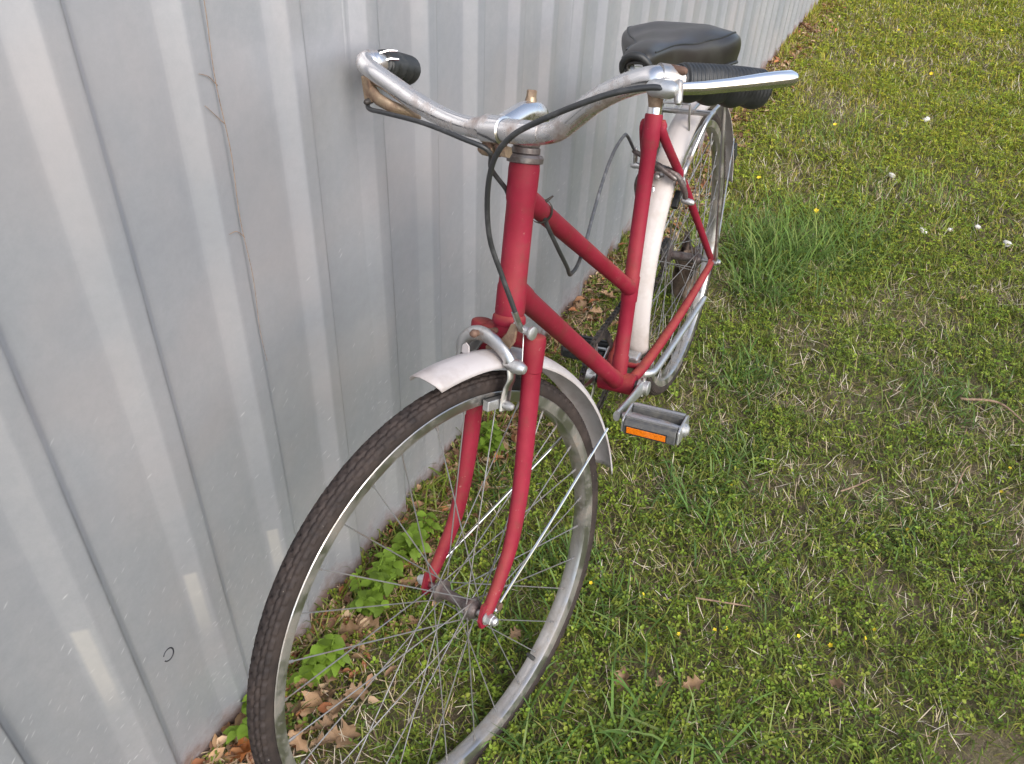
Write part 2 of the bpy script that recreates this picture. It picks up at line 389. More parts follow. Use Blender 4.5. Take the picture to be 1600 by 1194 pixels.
while X0-k0*PD > -11.5:
    pr = sheet_profile(k0); V = []; F = []
    zs = [ZB]+list(np.linspace(.05, ZT, 10)); dz = random.uniform(-.006, .006)
    for z in zs:
        for (x, y) in pr:
            wob = .0022*math.sin(x*9.3+z*2.1+si)+.0014*math.sin(z*7+x*23)
            V.append((x, y+wob*(1 if y < -.008 else .5), z+(dz if z == ZB else 0)))
    m = len(pr)
    for i in range(len(zs)-1):
        for j in range(m-1): F.append((i*m+j, i*m+j+1, (i+1)*m+j+1, (i+1)*m+j))
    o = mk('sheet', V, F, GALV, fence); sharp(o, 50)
    sd = o.modifiers.new('thickness', 'SOLIDIFY'); sd.thickness = .0008; sd.offset = -1
    k0 += NR; si += 1
# rails behind the sheets
for z in (.35, 1.45):
    mk('rail', *boxm((-4, -.05, z), (1, 0, 0), (0, 1, 0), (0, 0, 1), 8, .02, .035), TWIG, fence, False)

# ================================================================== BICYCLE (local frame: x forward, y rider's left, z up)
LEAN, STEER, WB, R = math.radians(5.56), math.radians(-15.21), 1.0765, .335
bike = empty('bicycle', (0, 0, 0), 'old red step-through bicycle with white mudguards leaning beside the metal fence', 'bicycle')
bike.rotation_euler.x = LEAN
PT = A(1.026, 0, .317); AX = A(-.337, 0, .941); AX /= np.linalg.norm(AX); NN = A(AX[2], 0, -AX[0]); YY = A(0, 1, 0)
_K = np.array([[0, -AX[2], AX[1]], [AX[2], 0, -AX[0]], [-AX[1], AX[0], 0]])
RS = np.eye(3)+math.sin(STEER)*_K+(1-math.cos(STEER))*_K@_K
def ST(p): return PT+RS@(np.array(p, float)-PT)                  # steered copy of an unsteered point
def S(t, m, y): return PT+t*AX+m*NN+y*YY                          # unsteered point from steering-axis coordinates
def SS(t, m, y): return ST(S(t, m, y))
sAX, sNN, sYY = AX, RS@NN, RS@YY
X3, Y3, Z3 = A(1, 0, 0), A(0, 1, 0), A(0, 0, 1)
def part(name, geo, mat, parent=None, smooth=True, ang=38, bev=0, label=None):
    o = mk(name, geo[0], geo[1], mat, parent or bike, smooth, label=label)
    if smooth: sharp(o, ang)
    if bev: bevel(o, bev)
    return o
def bolt(c, ax, r=.005, h=.006, mat=STEEL, parent=None, name='bolt', hexa=True):
    g1 = lathe_axis([(0, r*1.25), (.0012, r*1.25)], c, ax, 14)
    ax = np.array(ax, float)/np.linalg.norm(ax)
    g2 = lathe_axis([(.0012, r), (h*.85, r), (h, r*.82)], c, ax, 6 if hexa else 16)
    return part(name, join(g1, g2), mat, parent, ang=30)

# ---- frame
BB = A(.4483, 0, .2843); SD = A(-.309, 0, .951); STT = BB+SD*.4975
RA = A(0, 0, R); D0 = .0
HB, HT = S(.398, 0, 0), S(.585, 0, 0)
frame = part('frame', lathe_axis([(-.036, .0165), (-.035, .0205), (.035, .0205), (.036, .0165)], BB, Y3, 28), RED, label='red frame with dusty chipped paint')
part('head_tube', lathe_axis([(.0, .0185), (.004, .0192), (.036, .0190), (.040, .0178), (.140, .0176), (.144, .0188), (.180, .0192), (.187, .0185)], HB, AX, 30), RED, frame)
TT0, TT1 = S(.548, 0, 0), BB+SD*.185
def lugged(a, b, r, lug0=.04, lug1=.035):
    L = np.linalg.norm(b-a); dd = (b-a)/L
    return lathe_axis([(0, r+.0016), (lug0, r+.0014), (lug0+.003, r), (L-lug1-.003, r), (L-lug1, r+.0014), (L, r+.0016)], a, dd, 24)
part('top_tube', lugged(TT0, TT1, .0132, .050, .030), RED, frame)
part('down_tube', lugged(S(.432, 0, 0), BB, .0150, .045, .045), RED, frame)
part('seat_tube', lathe_axis([(0, .0155), (.052, .0155), (.055, .0140), (.160, .0140), (.163, .0156), (.208, .0156), (.211, .0140), (.440, .0140), (.444, .0158), (.493, .0158), (.4975, .0150)], BB, SD, 26), RED, frame)
part('seat_lug_clamp', join(boxm(STT+A(-.018, 0, -.004)-SD*.014, SD, Y3, np.cross(SD, Y3), .011, .010, .008), lathe_axis([(-.017, .0035), (.017, .0035)], STT+A(-.020, 0, -.004)-SD*.014, Y3, 10)), RED, frame, bev=.0015)
for s in (-1, 1):
    ca = STT-SD*.030+A(-.006, s*.0165, 0); dr = A(.004, s*.064, R+.008)
    mid = ca+(dr-ca)*.12+A(0, s*.006, 0)
    part('seat_stay', sweep(spline([ca+SD*.012, ca+(dr-ca)*.03, ca+(dr-ca)*.35+A(0, s*.004, 0), ca+(dr-ca)*.7+A(0, s*.002, 0), dr], 5), [.0078, .0088, .0082, .0075, .0068], 14, rnd=True), RED, frame)
    cs = [BB+A(-.015, s*.022, 0), BB+A(-.07, s*.034, .006), A(.20, s*.052, .307), A(.05, s*.064, .330), A(.0, s*.065, .335)]
    part('chain_stay', sweep(spline(cs, 6), [.0105, .0105, .0095, .0078, .0068], 14), RED, frame)
    part('dropout', prism([(-.014, -.010), (-.010, .014), (.010, .020), (.024, .004), (.020, -.012)], A(.002, s*.064, R), X3, Z3, Y3, .005), RED, frame, False)
def staypt(f, s):
    ca = STT-SD*.030+A(-.006, s*.0165, 0); dr = A(.004, s*.064, R+.008); return ca+(dr-ca)*f
BRG = (staypt(.30, 1)+staypt(.30, -1))/2
part('brake_bridge', sweep([staypt(.30, -1)+A(0, -.002, 0), BRG, staypt(.30, 1)+A(0, .002, 0)], .0072, 12), RED, frame)
part('stay_bridge', sweep([A(.392, -.036, .29), A(.392, 0, .29), A(.392, .036, .29)], .0068, 12), RED, frame)

# ---- headset, fork
part('headset', join(lathe_axis([(.0, .0186), (.001, .0222), (.007, .0226), (.010, .0205), (.011, .0170)], HT, AX, 28),
                     lathe_axis([(.0105, .0160), (.012, .0176), (.018, .0176), (.0195, .0150)], HT, AX, 28),
                     lathe_axis([(.0195, .0170), (.021, .0178), (.026, .0178), (.028, .0150)], HT, AX, 8)), HEADSET)
part('headset', lathe_axis([(-.013, .0200), (-.010, .0218), (-.003, .0212), (.0, .0186)], HB, AX, 28), RED)
fork = part('fork', tr(ST, join(sweep([S(.369, 0, -.047), S(.370, 0, -.03), S(.371, 0, 0), S(.370, 0, .03), S(.369, 0, .047)], [.0100, .0105, .014, .0105, .0100], 16, ref=AX, rad2=[.0135, .015, .019, .015, .0135]),
                                  lathe_axis([(.360, .012), (.366, .018), (.386, .0185)], PT, AX, 20))), RED, label='red front fork turned towards the fence')
for s in (-1, 1):
    pth = spline([S(.376, 0, s*.0445), S(.350, 0, s*.0445), S(.28, -.001, s*.046), S(.18, .000, s*.0485), S(.10, .010, s*.051), S(.045, .031, s*.053), S(.004, .0525, s*.054)], 8)
    part('blade', tr(ST, join(sweep(pth, [.0135, .0140, .0138, .0128, .0115, .0098, .0085], 18, rad2=[.0112, .0118, .0115, .0105, .0095, .0085, .0078], ref=NN),
                              lathe_axis([(.332, .0118), (.334, .0138), (.376, .0146), (.3795, .0135), (.381, .0105)], S(0, 0, s*.0445), AX, 18))), RED, fork)
    part('dropout', tr(ST, prism([(-.012, -.014), (-.008, .020), (.008, .020), (.013, -.004), (.008, -.015)], S(0, .0539, s*.0535), NN, AX, YY, .005)), RED, fork, False)

# ---- wheels
def wheel(centre, T, flange, axle, front, name_label, nsp=36):
    c = np.array(centre, float)
    def P(rad, ang, y): return T(c+A(rad*math.cos(ang), y, rad*math.sin(ang)))
    fr = .0165 if front else .024
    hub = lathe_axis([(-flange-.010, .0075), (-flange-.006, .012), (-flange-.002, .0115), (-flange, fr), (-flange+.003, fr), (-flange+.006, .0105), (-flange+.014, .0078 if front else .0105),
                      (flange-.014, .0078 if front else .0105), (flange-.006, .0105), (flange-.003, fr), (flange, fr), (flange+.002, .013), (flange+.006, .012), (flange+.010, .0075)], c, Y3, 26)
    root = part('wheel', tr(T, hub), HEADSET, label=name_label)
    # tyre with moulded tread blocks
    NT, rc, rt = 696, .3105, .0145; phs = np.radians(np.array([-128, -118, -104, -92, -82, -74, -70, -66, -58, -50, -46, -42, -34, -26, -22, -18, -10, -4, 4, 10, 18, 22, 26, 34, 42, 46, 50, 58, 66, 70, 74, 82, 92, 104, 118, 128]))
    npf = len(phs); th = np.arange(NT)*2*np.pi/NT; TH, PH = np.meshgrid(th, phs, indexing='ij')
    ad = np.degrees(np.abs(PH)); h = np.zeros_like(PH)
    tread = ad < 72
    rowid = np.where(ad < 22, 0, np.where(ad < 46, 1, 2))
    kk = (np.arange(NT)[:, None]+rowid*3+(PH > 0)*2) % 6
    groove = (np.abs(ad-22) < 3) | (np.abs(ad-46) < 3) | (kk == 0)
    h[tread & ~groove] = .0011; h[tread & groove] = -.0026
    h += (rng.random(h.shape)-.5)*.0005*tread
    h[(ad > 95) & (ad < 108)] += .0006
    rad = rc+(rt+h)*np.cos(PH)*1.0; yv = (rt+h)*np.sin(PH)*.98
    V = np.stack([c[0]+rad*np.cos(TH), c[1]+yv, c[2]+rad*np.sin(TH)], -1).reshape(-1, 3)
    V = np.array([T(v) for v in V])
    i0 = (np.arange(NT)[:, None]*npf+np.arange(npf-1)[None, :]).ravel(); i1 = (((np.arange(NT)+1) % NT)[:, None]*npf+np.arange(npf-1)[None, :]).ravel()
    q = np.stack([i0, i0+1, i1+1, i1], 1)
    ty = big_mesh('tyre', V, np.full(len(q), 4), q.ravel(), TYRE); ty.parent = root
    # rim
    prof = [(-.0128, .3030), (-.0138, .3020), (-.0136, .2935), (-.0120, .2885), (-.0070, .2862), (0, .2856), (.0070, .2862), (.0120, .2885), (.0136, .2935), (.0138, .3020), (.0128, .3030), (.0118, .3020), (.0114, .2960), (0, .2945), (-.0114, .2960), (-.0118, .3020)]
    part('rim', tr(T, lathe_axis(prof, c, Y3, 120, close=True)), RIMM, root, ang=40)
    # spokes
    for k in range(nsp):
        side = 1 if k % 2 == 0 else -1; lead = 1 if (k//2) % 2 == 0 else -1
        ra = 2*math.pi*(k+.5)/nsp; ha = ra+lead*math.radians(74)
        a = P(fr-.003, ha, side*(flange-.0015+.003*(lead > 0))); b = P(.2872, ra, side*.002)
        dd = (b-a)/np.linalg.norm(b-a)
        part('spoke', join(sweep([a, b], .0009, 6, cap=False), sweep([b-dd*.012, b-dd*.001], .0019, 6)), SPOKEM, root)
    # valve
    va = 2*math.pi*(.0)+math.radians(-116)
    part('valve', sweep([P(.287, va, 0), P(.270, va, 0), P(.262, va, 0)], [.0038, .0036, .0028], 10), BLACKR, root)
    part('axle', tr(T, lathe_axis([(-axle, .0046), (axle, .0046)], c, Y3, 12)), STEEL, root)
    for s in (-1, 1):
        yb = axle-.016
        part('axle_nut', tr(T, join(lathe_axis([(0, .0105), (.0015, .0105)], c+s*Y3*yb, s*Y3, 16), lathe_axis([(.0015, .0082), (.010, .0082), (.011, .0070)], c+s*Y3*yb, s*Y3, 6),
                                    lathe_axis([(.0105, .0065), (.0150, .0060), (.0175, .0035)], c+s*Y3*yb, s*Y3, 14))), ALLOY if front else STEEL, root, ang=30)
    return root
wheel(A(WB, 0, R), ST, .030, .073, True, 'front wheel with worn muddy tyre and dull steel rim', 32)
rw = wheel(A(0, 0, R), lambda v: v, .033, .084, False, 'rear wheel with thin tyre under the white mudguard', 36)

# ---- mudguards
def guard(c, T, r, a0, a1, hw, sag, mat, label, notch=False, n=64):
    V = []; F = []; m = 15
    for i in range(n+1):
        a = math.radians(a0+(a1-a0)*i/n)
        for j in range(m):
            s = -1+2*j/(m-1); edge = max(0, abs(s)-.86)/.14
            wf = 1.
            if notch and i > n-3: wf = .82 if i == n-1 else (.62 if i == n else .95)
            rad = r-sag*(1-math.cos(s*1.25))/(1-math.cos(1.25))-.0012*edge+.0008*(abs(s) < .12)
            ext = 0.
            if not notch and i == 0: ext = math.radians(1.2)*(1-s*s)*(-1)       # rounded front lip
            V.append(T(c+A(rad*math.cos(a+ext), hw*wf*math.sin(s*1.25)/math.sin(1.25), rad*math.sin(a+ext))))
    for i in range(n):
        for j in range(m-1): F.append((i*m+j, i*m+j+1, (i+1)*m+j+1, (i+1)*m+j))
    o = part('mudguard', (V, F), mat, label=label)
    sd = o.modifiers.new('thickness', 'SOLIDIFY'); sd.thickness = .0016; sd.offset = 0
    return o
FCN = A(WB, 0, R)
fg = guard(FCN, ST, .3545, 94.5, 181.5, .0265, .014, WHITE, 'short white front mudguard')
for s, mt in ((1, CHROME2), (-1, CHROME2)):
    a = FCN+A(.347*math.cos(math.radians(166)), s*.0262, .347*math.sin(math.radians(166)))
    b = FCN+A(-.020, s*.060, .006)
    part('stay', tr(ST, sweep(spline([a+A(.002, 0, -.002), a+(b-a)*.05, a+(b-a)*.6+A(0, s*.001, 0), b+A(-.004, 0, .002), b+A(.004, s*.001, -.004)], 5), .0019, 8, rnd=True)), mt, fg)
    part('stay_eyelet', tr(ST, lathe_axis([(-.003, .0055), (.004, .0055), (.0045, .004)], b, Y3*s, 12)), RUST, fg)
for a_, y_ in ((108, -.012),):
    pa = FCN+A(.3545*math.cos(math.radians(a_)), y_, .3545*math.sin(math.radians(a_)))
    part('clip', tr(ST, prism([(-.006, -.002), (-.005, .008), (0, .012), (.005, .008), (.006, -.002)], pa, Y3, A(-.31, 0, .95), A(.95, 0, .31), .002)), WHITE, fg, False)
rg = guard(RA, lambda v: v, .3575, -8, 172, .0265, .014, WHITE2, 'long white rear mudguard stained brown', notch=False, n=110)
for s in (1, -1):
    a = RA+A(.350*math.cos(math.radians(150)), s*.0262, .350*math.sin(math.radians(150))); b = A(-.004, s*.072, R+.004)
    part('stay', sweep(spline([a, a+(b-a)*.1, a+(b-a)*.7, b], 5), .0019, 8, rnd=True), STEEL, rg)
    a2 = RA+A(.349*math.cos(math.radians(176)), s*.0285, .349*math.sin(math.radians(176)))
rf = part('reflector', join(boxm(RA+A(.3575*math.cos(math.radians(160))-.016, .008, .3575*math.sin(math.radians(160))), A(.94, 0, -.34), Y3, A(.34, 0, .94), .014, .018, .020)), BLACKR, rg, False, bev=.003)

# ---- handlebar (steered) : left and right traced separately, the bar is a touch off centre in its clamp
BL = [(.872, -.001, .9215), (.872, .030, .9220), (.872, .068, .9235), (.872, .093, .931), (.873, .117, .947), (.874, .144, .965), (.875, .172, .979), (.876, .198, .988), (.873, .2145, .991), (.862, .224, .987), (.845, .235, .980), (.775, .271, .959)]
BR = [(.872, -.001, .9215), (.872, -.029, .921), (.872, -.054, .923), (.873, -.083, .930), (.874, -.122, .945), (.876, -.155, .962), (.879, -.181, .977), (.878, -.196, .985), (.871, -.2025, .988), (.862, -.199, .985), (.848, -.201, .979), (.775, -.236, .951)]
full = [A(*p) for p in BR[::-1]]+[A(*p) for p in BL[1:]]
pth = np.array([ST(p) for p in spline(full, 7)])
nrad = len(full); rads = [.0118]*nrad
hb = part('handlebar', sweep(pth, rads, 20), CHROME, label='pitted chrome handlebar')
cen = np.array([ST(p) for p in spline([A(.872, -.030, .921), A(.872, 0, .9215), A(.872, .035, .9222), A(.872, .068, .9235)], 5)])
part('clamp_sleeve', sweep(cen, [.0122, .0136, .0136, .0136, .0136, .0124], 22), CHROME, hb)
def grip(pts, sgn, down):
    p = [ST(A(*q)) for q in pts]; path = spline(p, 62); n = 22; m = len(path)
    def mod(u, a):
        k = 1.0+.030*math.sin(u*2*math.pi*24)*(1 if math.cos(a) > -.35 else .0)
        under = max(0, -math.cos(a))
        k += under*(.22*abs(math.sin(u*math.pi*4+.2))-.05)
        if u < .04: k *= .93
        if u > .93: k *= 1.0-.5*((u-.93)/.07)**2
        return k
    return sweep(path, [.0165, .0175, .0182, .0182, .0175], n, ref=A(0, 0, 1), modul=mod)
def along(a, b, f): return tuple(np.array(a)+(np.array(b)-np.array(a))*f)
gl0, gl1 = (.856, .228, .985), (.768, .2755, .957); gr0, gr1 = (.850, -.2005, .980), (.768, -.2395, .949)
part('grip', grip([gl0, along(gl0, gl1, .5), gl1], 1, 1), BLACKR, hb, ang=60, label='ribbed black grip with finger waves')
part('grip', grip([gr0, along(gr0, gr1, .5), gr1], -1, 1), BLACKR, hb, ang=60)
# left brake lever
Lp = lambda x, y, z: ST(A(x, y, z))
lc0, lc1 = Lp(.869, .2185, .9895), Lp(.857, .2275, .985)
ldir = (lc1-lc0)/np.linalg.norm(lc1-lc0)
lever = part('brake_lever', sweep([Lp(.884, .236, .9845), Lp(.877, .243, .984), Lp(.860, .256, .981), Lp(.835, .272, .978), Lp(.810, .289, .9755), Lp(.795, .299, .974), Lp(.783, .307, .9725)], [.0045, .0058, .0062, .0066, .0078, .0080, .0078], 16, rad2=[.0030, .0035, .0045, .0055, .0068, .0072, .0070], ref=Z3, rnd=True), CHROME2, hb, label='long chrome brake lever')
part('lever_clamp', sweep([lc0-ldir*.004, lc0, lc1, lc1+ldir*.004], .0142, 18), STEEL, hb)
part('lever_bracket', join(sweep([Lp(.872, .222, .985), Lp(.884, .232, .985)], [.009, .0095], 12), sweep([Lp(.886, .221, .986), Lp(.885, .238, .985)], [.0085, .0085], 12, rnd=True)), ALLOY, hb)
part('lever_bracket', join(sweep([Lp(.874, .216, .982), Lp(.880, .217, .966)], [.0095, .006], 10)), BRASS, hb)
part('pivot_bolt', sweep([Lp(.879, .243, .989), Lp(.886, .246, .976)], .0042, 10, rnd=True), STEEL, hb)
part('bolt', sweep([Lp(.862, .222, .998), Lp(.862, .238, .996)], .0040, 10, rnd=True), RUST, hb)
# right brake lever
part('lever_clamp', sweep([Lp(.868, -.2032, .9868), Lp(.858, -.2000, .984)], .0138, 18), CHROME, hb)
rlev = part('brake_lever', sweep([Lp(.884, -.190, .957), Lp(.886, -.176, .947), Lp(.884, -.160, .940), Lp(.872, -.148, .930), Lp(.862, -.142, .921)], [.0095, .0085, .0075, .0070, .0075], 14, rad2=[.0060, .0055, .005, .005, .005], ref=Z3, rnd=True), BRASS, hb, label='tarnished brass coloured brake lever')
part('lever_bracket', join(boxm(Lp(.884, -.1905, .959), RS@X3, RS@Y3, Z3, .006, .0075, .016)), BRASS, hb, False, bev=.0015)
part('cable_nipple', sweep([Lp(.894, -.190, .945), Lp(.880, -.190, .945)], .0040, 10, rnd=True), DARK, hb)
for dz in (.006, -.004):
    part('wire', sweep([Lp(.856, -.192, .988+dz), Lp(.846, -.186, .989+dz), Lp(.836, -.182, .986+dz)], .0016, 8), CHROME2, hb)

# ---- stem
stem = part('stem', tr(ST, join(lathe_axis([(.600, .0110), (.634, .0110)], PT, AX, 18), sweep(spline([S(.640, -.018, 0), S(.643, -.010, 0), S(.642, .010, 0), S(.634, .030, 0), S(.627, .045, 0)], 4), [.0135, .0142, .0138, .0132, .0132], 20, rnd=True))), CHROME, label='chrome handlebar stem')
CL = A(.872, -.001, .9215)
part('clamp', tr(ST, lathe_axis([(-.0145, .0150), (-.0135, .0163), (.0135, .0163), (.0145, .0150)], CL, Y3, 26)), CHROME, stem)
ear = A(-.10, 0, -.99)
part('clamp_ear', tr(ST, join(boxm(CL+ear*.020+A(.004, -.006, 0), X3, Y3, Z3, .008, .0040, .009), boxm(CL+ear*.020+A(.004, .008, 0), X3, Y3, Z3, .008, .0040, .009))), RUST, stem, False, bev=.003)
part('clamp_bolt', tr(ST, join(sweep([CL+ear*.023+A(.006, -.018, 0), CL+ear*.023+A(.006, -.008, 0)], [.0075, .0080], 14, rnd=True), sweep([CL+ear*.023+A(.006, .012, 0), CL+ear*.023+A(.006, .020, 0)], .0070, 6))), BRASS, stem, ang=30)
part('expander_bolt', tr(ST, join(lathe_axis([(.650, .0085), (.653, .0075), (.661, .0062)], PT+A(0, 0, 0), AX, 14), lathe_axis([(.661, .0060), (.668, .0060), (.669, .0052)], PT, AX, 6))), BRASS, stem, ang=30)

# ---- cables
part('brake_cable', sweep(spline([ST(A(*p)) for p in [(.889, .236, .986), (.895, .222, .989), (.91, .192, .986), (.925, .158, .976), (.935, .117, .960), (.940, .085, .944), (.942, .059, .919), (.942, .041, .878), (.938, .030, .821), (.931, .034, .771), (.926, .0405, .728), (.9255, .042, .716)]], 7), .0031, 12), CABLE, label='black brake cable looping from the left lever to the front brake')
rear_c = [ST(A(*p)) for p in [(.889, -.193, .945), (.894, -.188, .937), (.900, -.154, .9365), (.905, -.083, .932), (.900, -.029, .918), (.888, .000, .902), (.866, .0155, .867)]]
rear_c += [A(.845, -.020, .84), A(.822, -.022, .815), A(.800, .004, .794), A(.78, .009, .758), A(.75, .011, .711), A(.72, .009, .673), A(.700, .004, .651), A(.682, .000, .642), A(.655, -.001, .642), A(.60, -.009, .652)]
rear_c[6] = ST(A(.868, -.019, .872))
part('brake_cable', sweep(spline(rear_c, 7), .0030, 12), CABLE)
part('brake_cable', sweep(spline([A(.61, -.0075, .650), A(.60, -.009, .652), A(.52, -.024, .674), A(.44, -.037, .696), A(.36, -.049, .708), A(.30, -.054, .712), A(.275, -.054, .706), STT*0+BRG+A(.026, -.052, .052)], 7), .0030, 12), GREYC)
part('cable_tie', join(lathe_axis([(-.0022, .0150), (-.0022, .0160), (.0022, .0160), (.0022, .0150)], TT0+(TT1-TT0)*.125, TT1-TT0, 20, close=True), sweep([TT0+(TT1-TT0)*.125+A(.003, .006, .014), TT0+(TT1-TT0)*.125+A(-.004, .016, .022)], [.003, .0012], 6)), DARK)

# ---- front brake caliper (steered)
fb = part('brake_caliper', tr(ST, sweep(spline([S(.330, .040, -.043), S(.352, .042, -.040), S(.368, .041, -.030), S(.375, .040, -.014), S(.3735, .040, .004), S(.367, .039, .018), S(.357, .037, .031), S(.345, .034, .039)], 6), [.0074, .0084, .0094, .0098, .0096, .0088, .0080, .0074], 16, rad2=[.005, .0055, .006, .006, .006, .006, .0058, .0055], ref=AX, rnd=True)), STEEL, label='side-pull front brake caliper')
part('centre_bolt', tr(ST, sweep([S(.378, .0, 0), S(.376, .046, -.012), S(.376, .052, -.012)], [.004, .004, .0055], 12, rnd=True)), RUST, fb)
part('cap_nut', tr(ST, sweep([S(.346, .033, .033), S(.345, .032, .043), S(.344, .031, .051)], [.0078, .0095, .0085], 16, rnd=True)), ALLOY, fb)
part('caliper_arm', tr(ST, prism([(-.004, .008), (.010, .022), (.028, .034), (.050, .036), (.050, .026), (.036, .020), (.024, .010), (.012, -.012), (.0, -.010)], S(.345, .026, 0), AX, YY, NN, .004)), BRASS, fb, False, bev=.0012)
part('caliper_arm', tr(ST, prism([(-.004, -.030), (.012, -.020), (.026, -.004), (.030, -.016), (.022, -.034), (.004, -.044), (-.010, -.046)], S(.345, .026, 0), AX, YY, NN, .004)), STEEL, fb, False, bev=.0012)
for s in (1, -1):
    part('pad_arm', tr(ST, sweep(spline([S(.340, .031, s*.036), S(.326, .030, s*.037), S(.314, .031, s*.0335), S(.300, .031, s*.0320), S(.284, .031, s*.0320)], 5), [.0078, .0075, .0080, .0095, .0098], 14, rad2=.0036, ref=NN)), ALLOY if s < 0 else STEEL, fb)
    part('pad_slot', tr(ST, boxm(S(.304, .031, s*.0359), NN, YY, AX, .0022, .0006, .010)), DARK, fb, False)
    part('pad_holder', tr(ST, boxm(S(.2925, .040, s*.0245), NN, YY, AX, .020, .0048, .0068)), ALLOY, fb, False, bev=.0012)
    part('brake_pad', tr(ST, boxm(S(.2925, .036, s*.0172), NN, YY, AX, .018, .0030, .0058)), BLACKR, fb, False, bev=.001)
    part('pad_nut', tr(ST, sweep([S(.2915, .033, s*.034), S(.2915, .033, s*.042)], [.0065, .0058], 12, rnd=True)), ALLOY, fb)
part('cable_anchor', join(sweep([SS(.393, .020, .029), SS(.390, .020, .036), SS(.388, .020, .052)], [.0048, .0050, .0050], 12, rnd=True), lathe_axis([(0, .0062), (.003, .0085), (.006, .0085), (.007, .006)], SS(.388, .020, .050), sYY, 16)), ALLOY, fb)
part('cable_adjuster', sweep([ST(A(.926, .041, .722)), ST(A(.9235, .0425, .706)), SS(.388, .021, .040)], [.0040, .0042, .0035], 10), STEEL, fb)
part('inner_wire', sweep([SS(.388, .020, .041), SS(.345, .024, .047)], .0008, 6), STEEL, fb)

# ---- rear brake caliper
rb0 = BRG+A(.020, 0, .012)
rb = part('brake_caliper', sweep(spline([rb0+A(-.010, .050, -.058), rb0+A(0, .048, -.030), rb0+A(.004, .036, -.004), rb0+A(.006, .014, .010), rb0+A(.006, -.012, .010), rb0+A(.006, -.034, -.002), rb0+A(0, -.046, -.028), rb0+A(-.010, -.048, -.056)], 6), [.0045, .0055, .006, .0065, .0065, .006, .0055, .0045], 12), HEADSET, label='dark greasy rear brake caliper')
part('caliper_arm', sweep([rb0+A(.010, .030, -.004), rb0+A(.010, 0, .016), rb0+A(.008, -.030, .030), rb0+A(.006, -.052, .038)], [.005, .006, .005, .0045], 10, rnd=True), HEADSET, rb)
part('caliper_arm', sweep([rb0+A(.010, -.020, .004), rb0+A(.008, -.042, .012), rb0+A(.006, -.054, .010)], [.006, .006, .005], 10, rnd=True), STEEL, rb)
part('centre_bolt', sweep([BRG, rb0+A(.020, 0, 0)], [.0045, .006], 10, rnd=True), STEEL, rb)
part('cable_anchor', sweep([rb0+A(.004, -.050, .008), rb0+A(.004, -.050, .042)], [.0045, .004], 10, rnd=True), STEEL, rb)
part('pad_nut', sweep([rb0+A(-.006, .048, -.052), rb0+A(-.006, .062, -.054)], [.0065, .006], 10, rnd=True), ALLOY, rb)
part('brake_pad', boxm(rb0+A(-.014, .030, -.056), A(.8, 0, -.6), Y3, A(.6, 0, .8), .018, .006, .006), BLACKR, rb, False, bev=.001)
part('pad_nut', sweep([rb0+A(.012, -.010, -.030), rb0+A(.016, -.012, -.048)], [.006, .0055], 10, rnd=True), STEEL, rb)

# ---- seat post and saddle
sp = part('seat_post', lathe_axis([(-.02, .0126), (.045, .0126), (.046, .0110), (.092, .0110)], STT, SD, 20), CHROME2)
part('seat_clamp', join(lathe_axis([(.040, .0170), (.043, .0185), (.062, .0185), (.066, .0165)], STT, SD, 18), sweep([STT+SD*.054+A(0, -.026, 0), STT+SD*.054+A(0, .026, 0)], .0075, 10)), RUST, sp)
def saddle():
    xs = [.412, .404, .392, .375, .350, .318, .285, .250, .220, .190, .160, .135, .118, .108]
    hw = [.014, .0205, .0255, .0280, .0305, .036, .048, .068, .086, .1000, .1075, .1065, .0960, .0720]
    zt = [.874, .886, .8915, .8925, .8905, .8870, .8840, .8815, .8800, .8790, .8770, .8725, .8650, .8560]
    dr = [.014, .022, .031, .037, .042, .046, .051, .055, .058, .061, .063, .062, .057, .046]
    P_ = spline([A(a, b, c) for a, b, c in zip(xs, hw, zt)], 4); D_ = spline([A(a, 0, 0) for a in dr], 4)[:, 0]
    V = []; F = []; m = 29
    for i, (x, h, z) in enumerate(P_):
        for j in range(m):
            s = -1+2*j/(m-1); a = s*math.pi*.56
            y = h*np.sign(s)*abs(math.sin(min(abs(a), math.pi/2)))**.76
            k = 1-abs(math.cos(a)) if abs(a) < math.pi/2 else 1
            zz = z-D_[i]*(.50*(1-max(math.cos(a), 0)**.85))-(D_[i]*.50*max(0, (abs(s)-.78)/.22))
            groove = .002*math.exp(-(y/.016)**2)*np.clip((.26-x)/.1, 0, 1)
            wav = .0012*math.sin(x*60+y*40)+.0008*math.sin(y*130-x*33)
            if abs(s) > .86: y *= .97-.02*(abs(s)-.86)/.14
            V.append((x, y, zz-groove+wav))
    for i in range(len(P_)-1):
        for j in range(m-1): F.append((i*m+j, i*m+j+1, (i+1)*m+j+1, (i+1)*m+j))
    return V, F, P_
sv, sf, sp_ = saddle()
sad = part('saddle', (sv, sf), VINYL, label='wide scuffed black vinyl saddle', ang=180)
sd = sad.modifiers.new('thickness', 'SOLIDIFY'); sd.thickness = .004; sd.offset = -1
ss = sad.modifiers.new('sub', 'SUBSURF'); ss.levels = 1; ss.render_levels = 1
m_ = 29
for jj in (6, 22):
    part('seam', sweep(np.array([sv[i*m_+jj] for i in range(10, len(sp_)-2)])+A(0, 0, .0004), .0017, 6), BLACKR, sad)
for jj in (0, m_-1):
    part('piping', sweep(np.array([sv[i*m_+jj] for i in range(1, len(sp_))]), .0028, 8), BLACKR, sad)
nose = spline([A(.405, -.024, .858), A(.409, -.0215, .872), A(.412, -.011, .883), A(.413, 0, .886), A(.412, .011, .883), A(.409, .0215, .872), A(.405, .024, .858)], 5)
part('nose_rim', sweep(nose, [.004, .006, .0065, .006, .004], 10, rnd=True), BLACKR, sad)
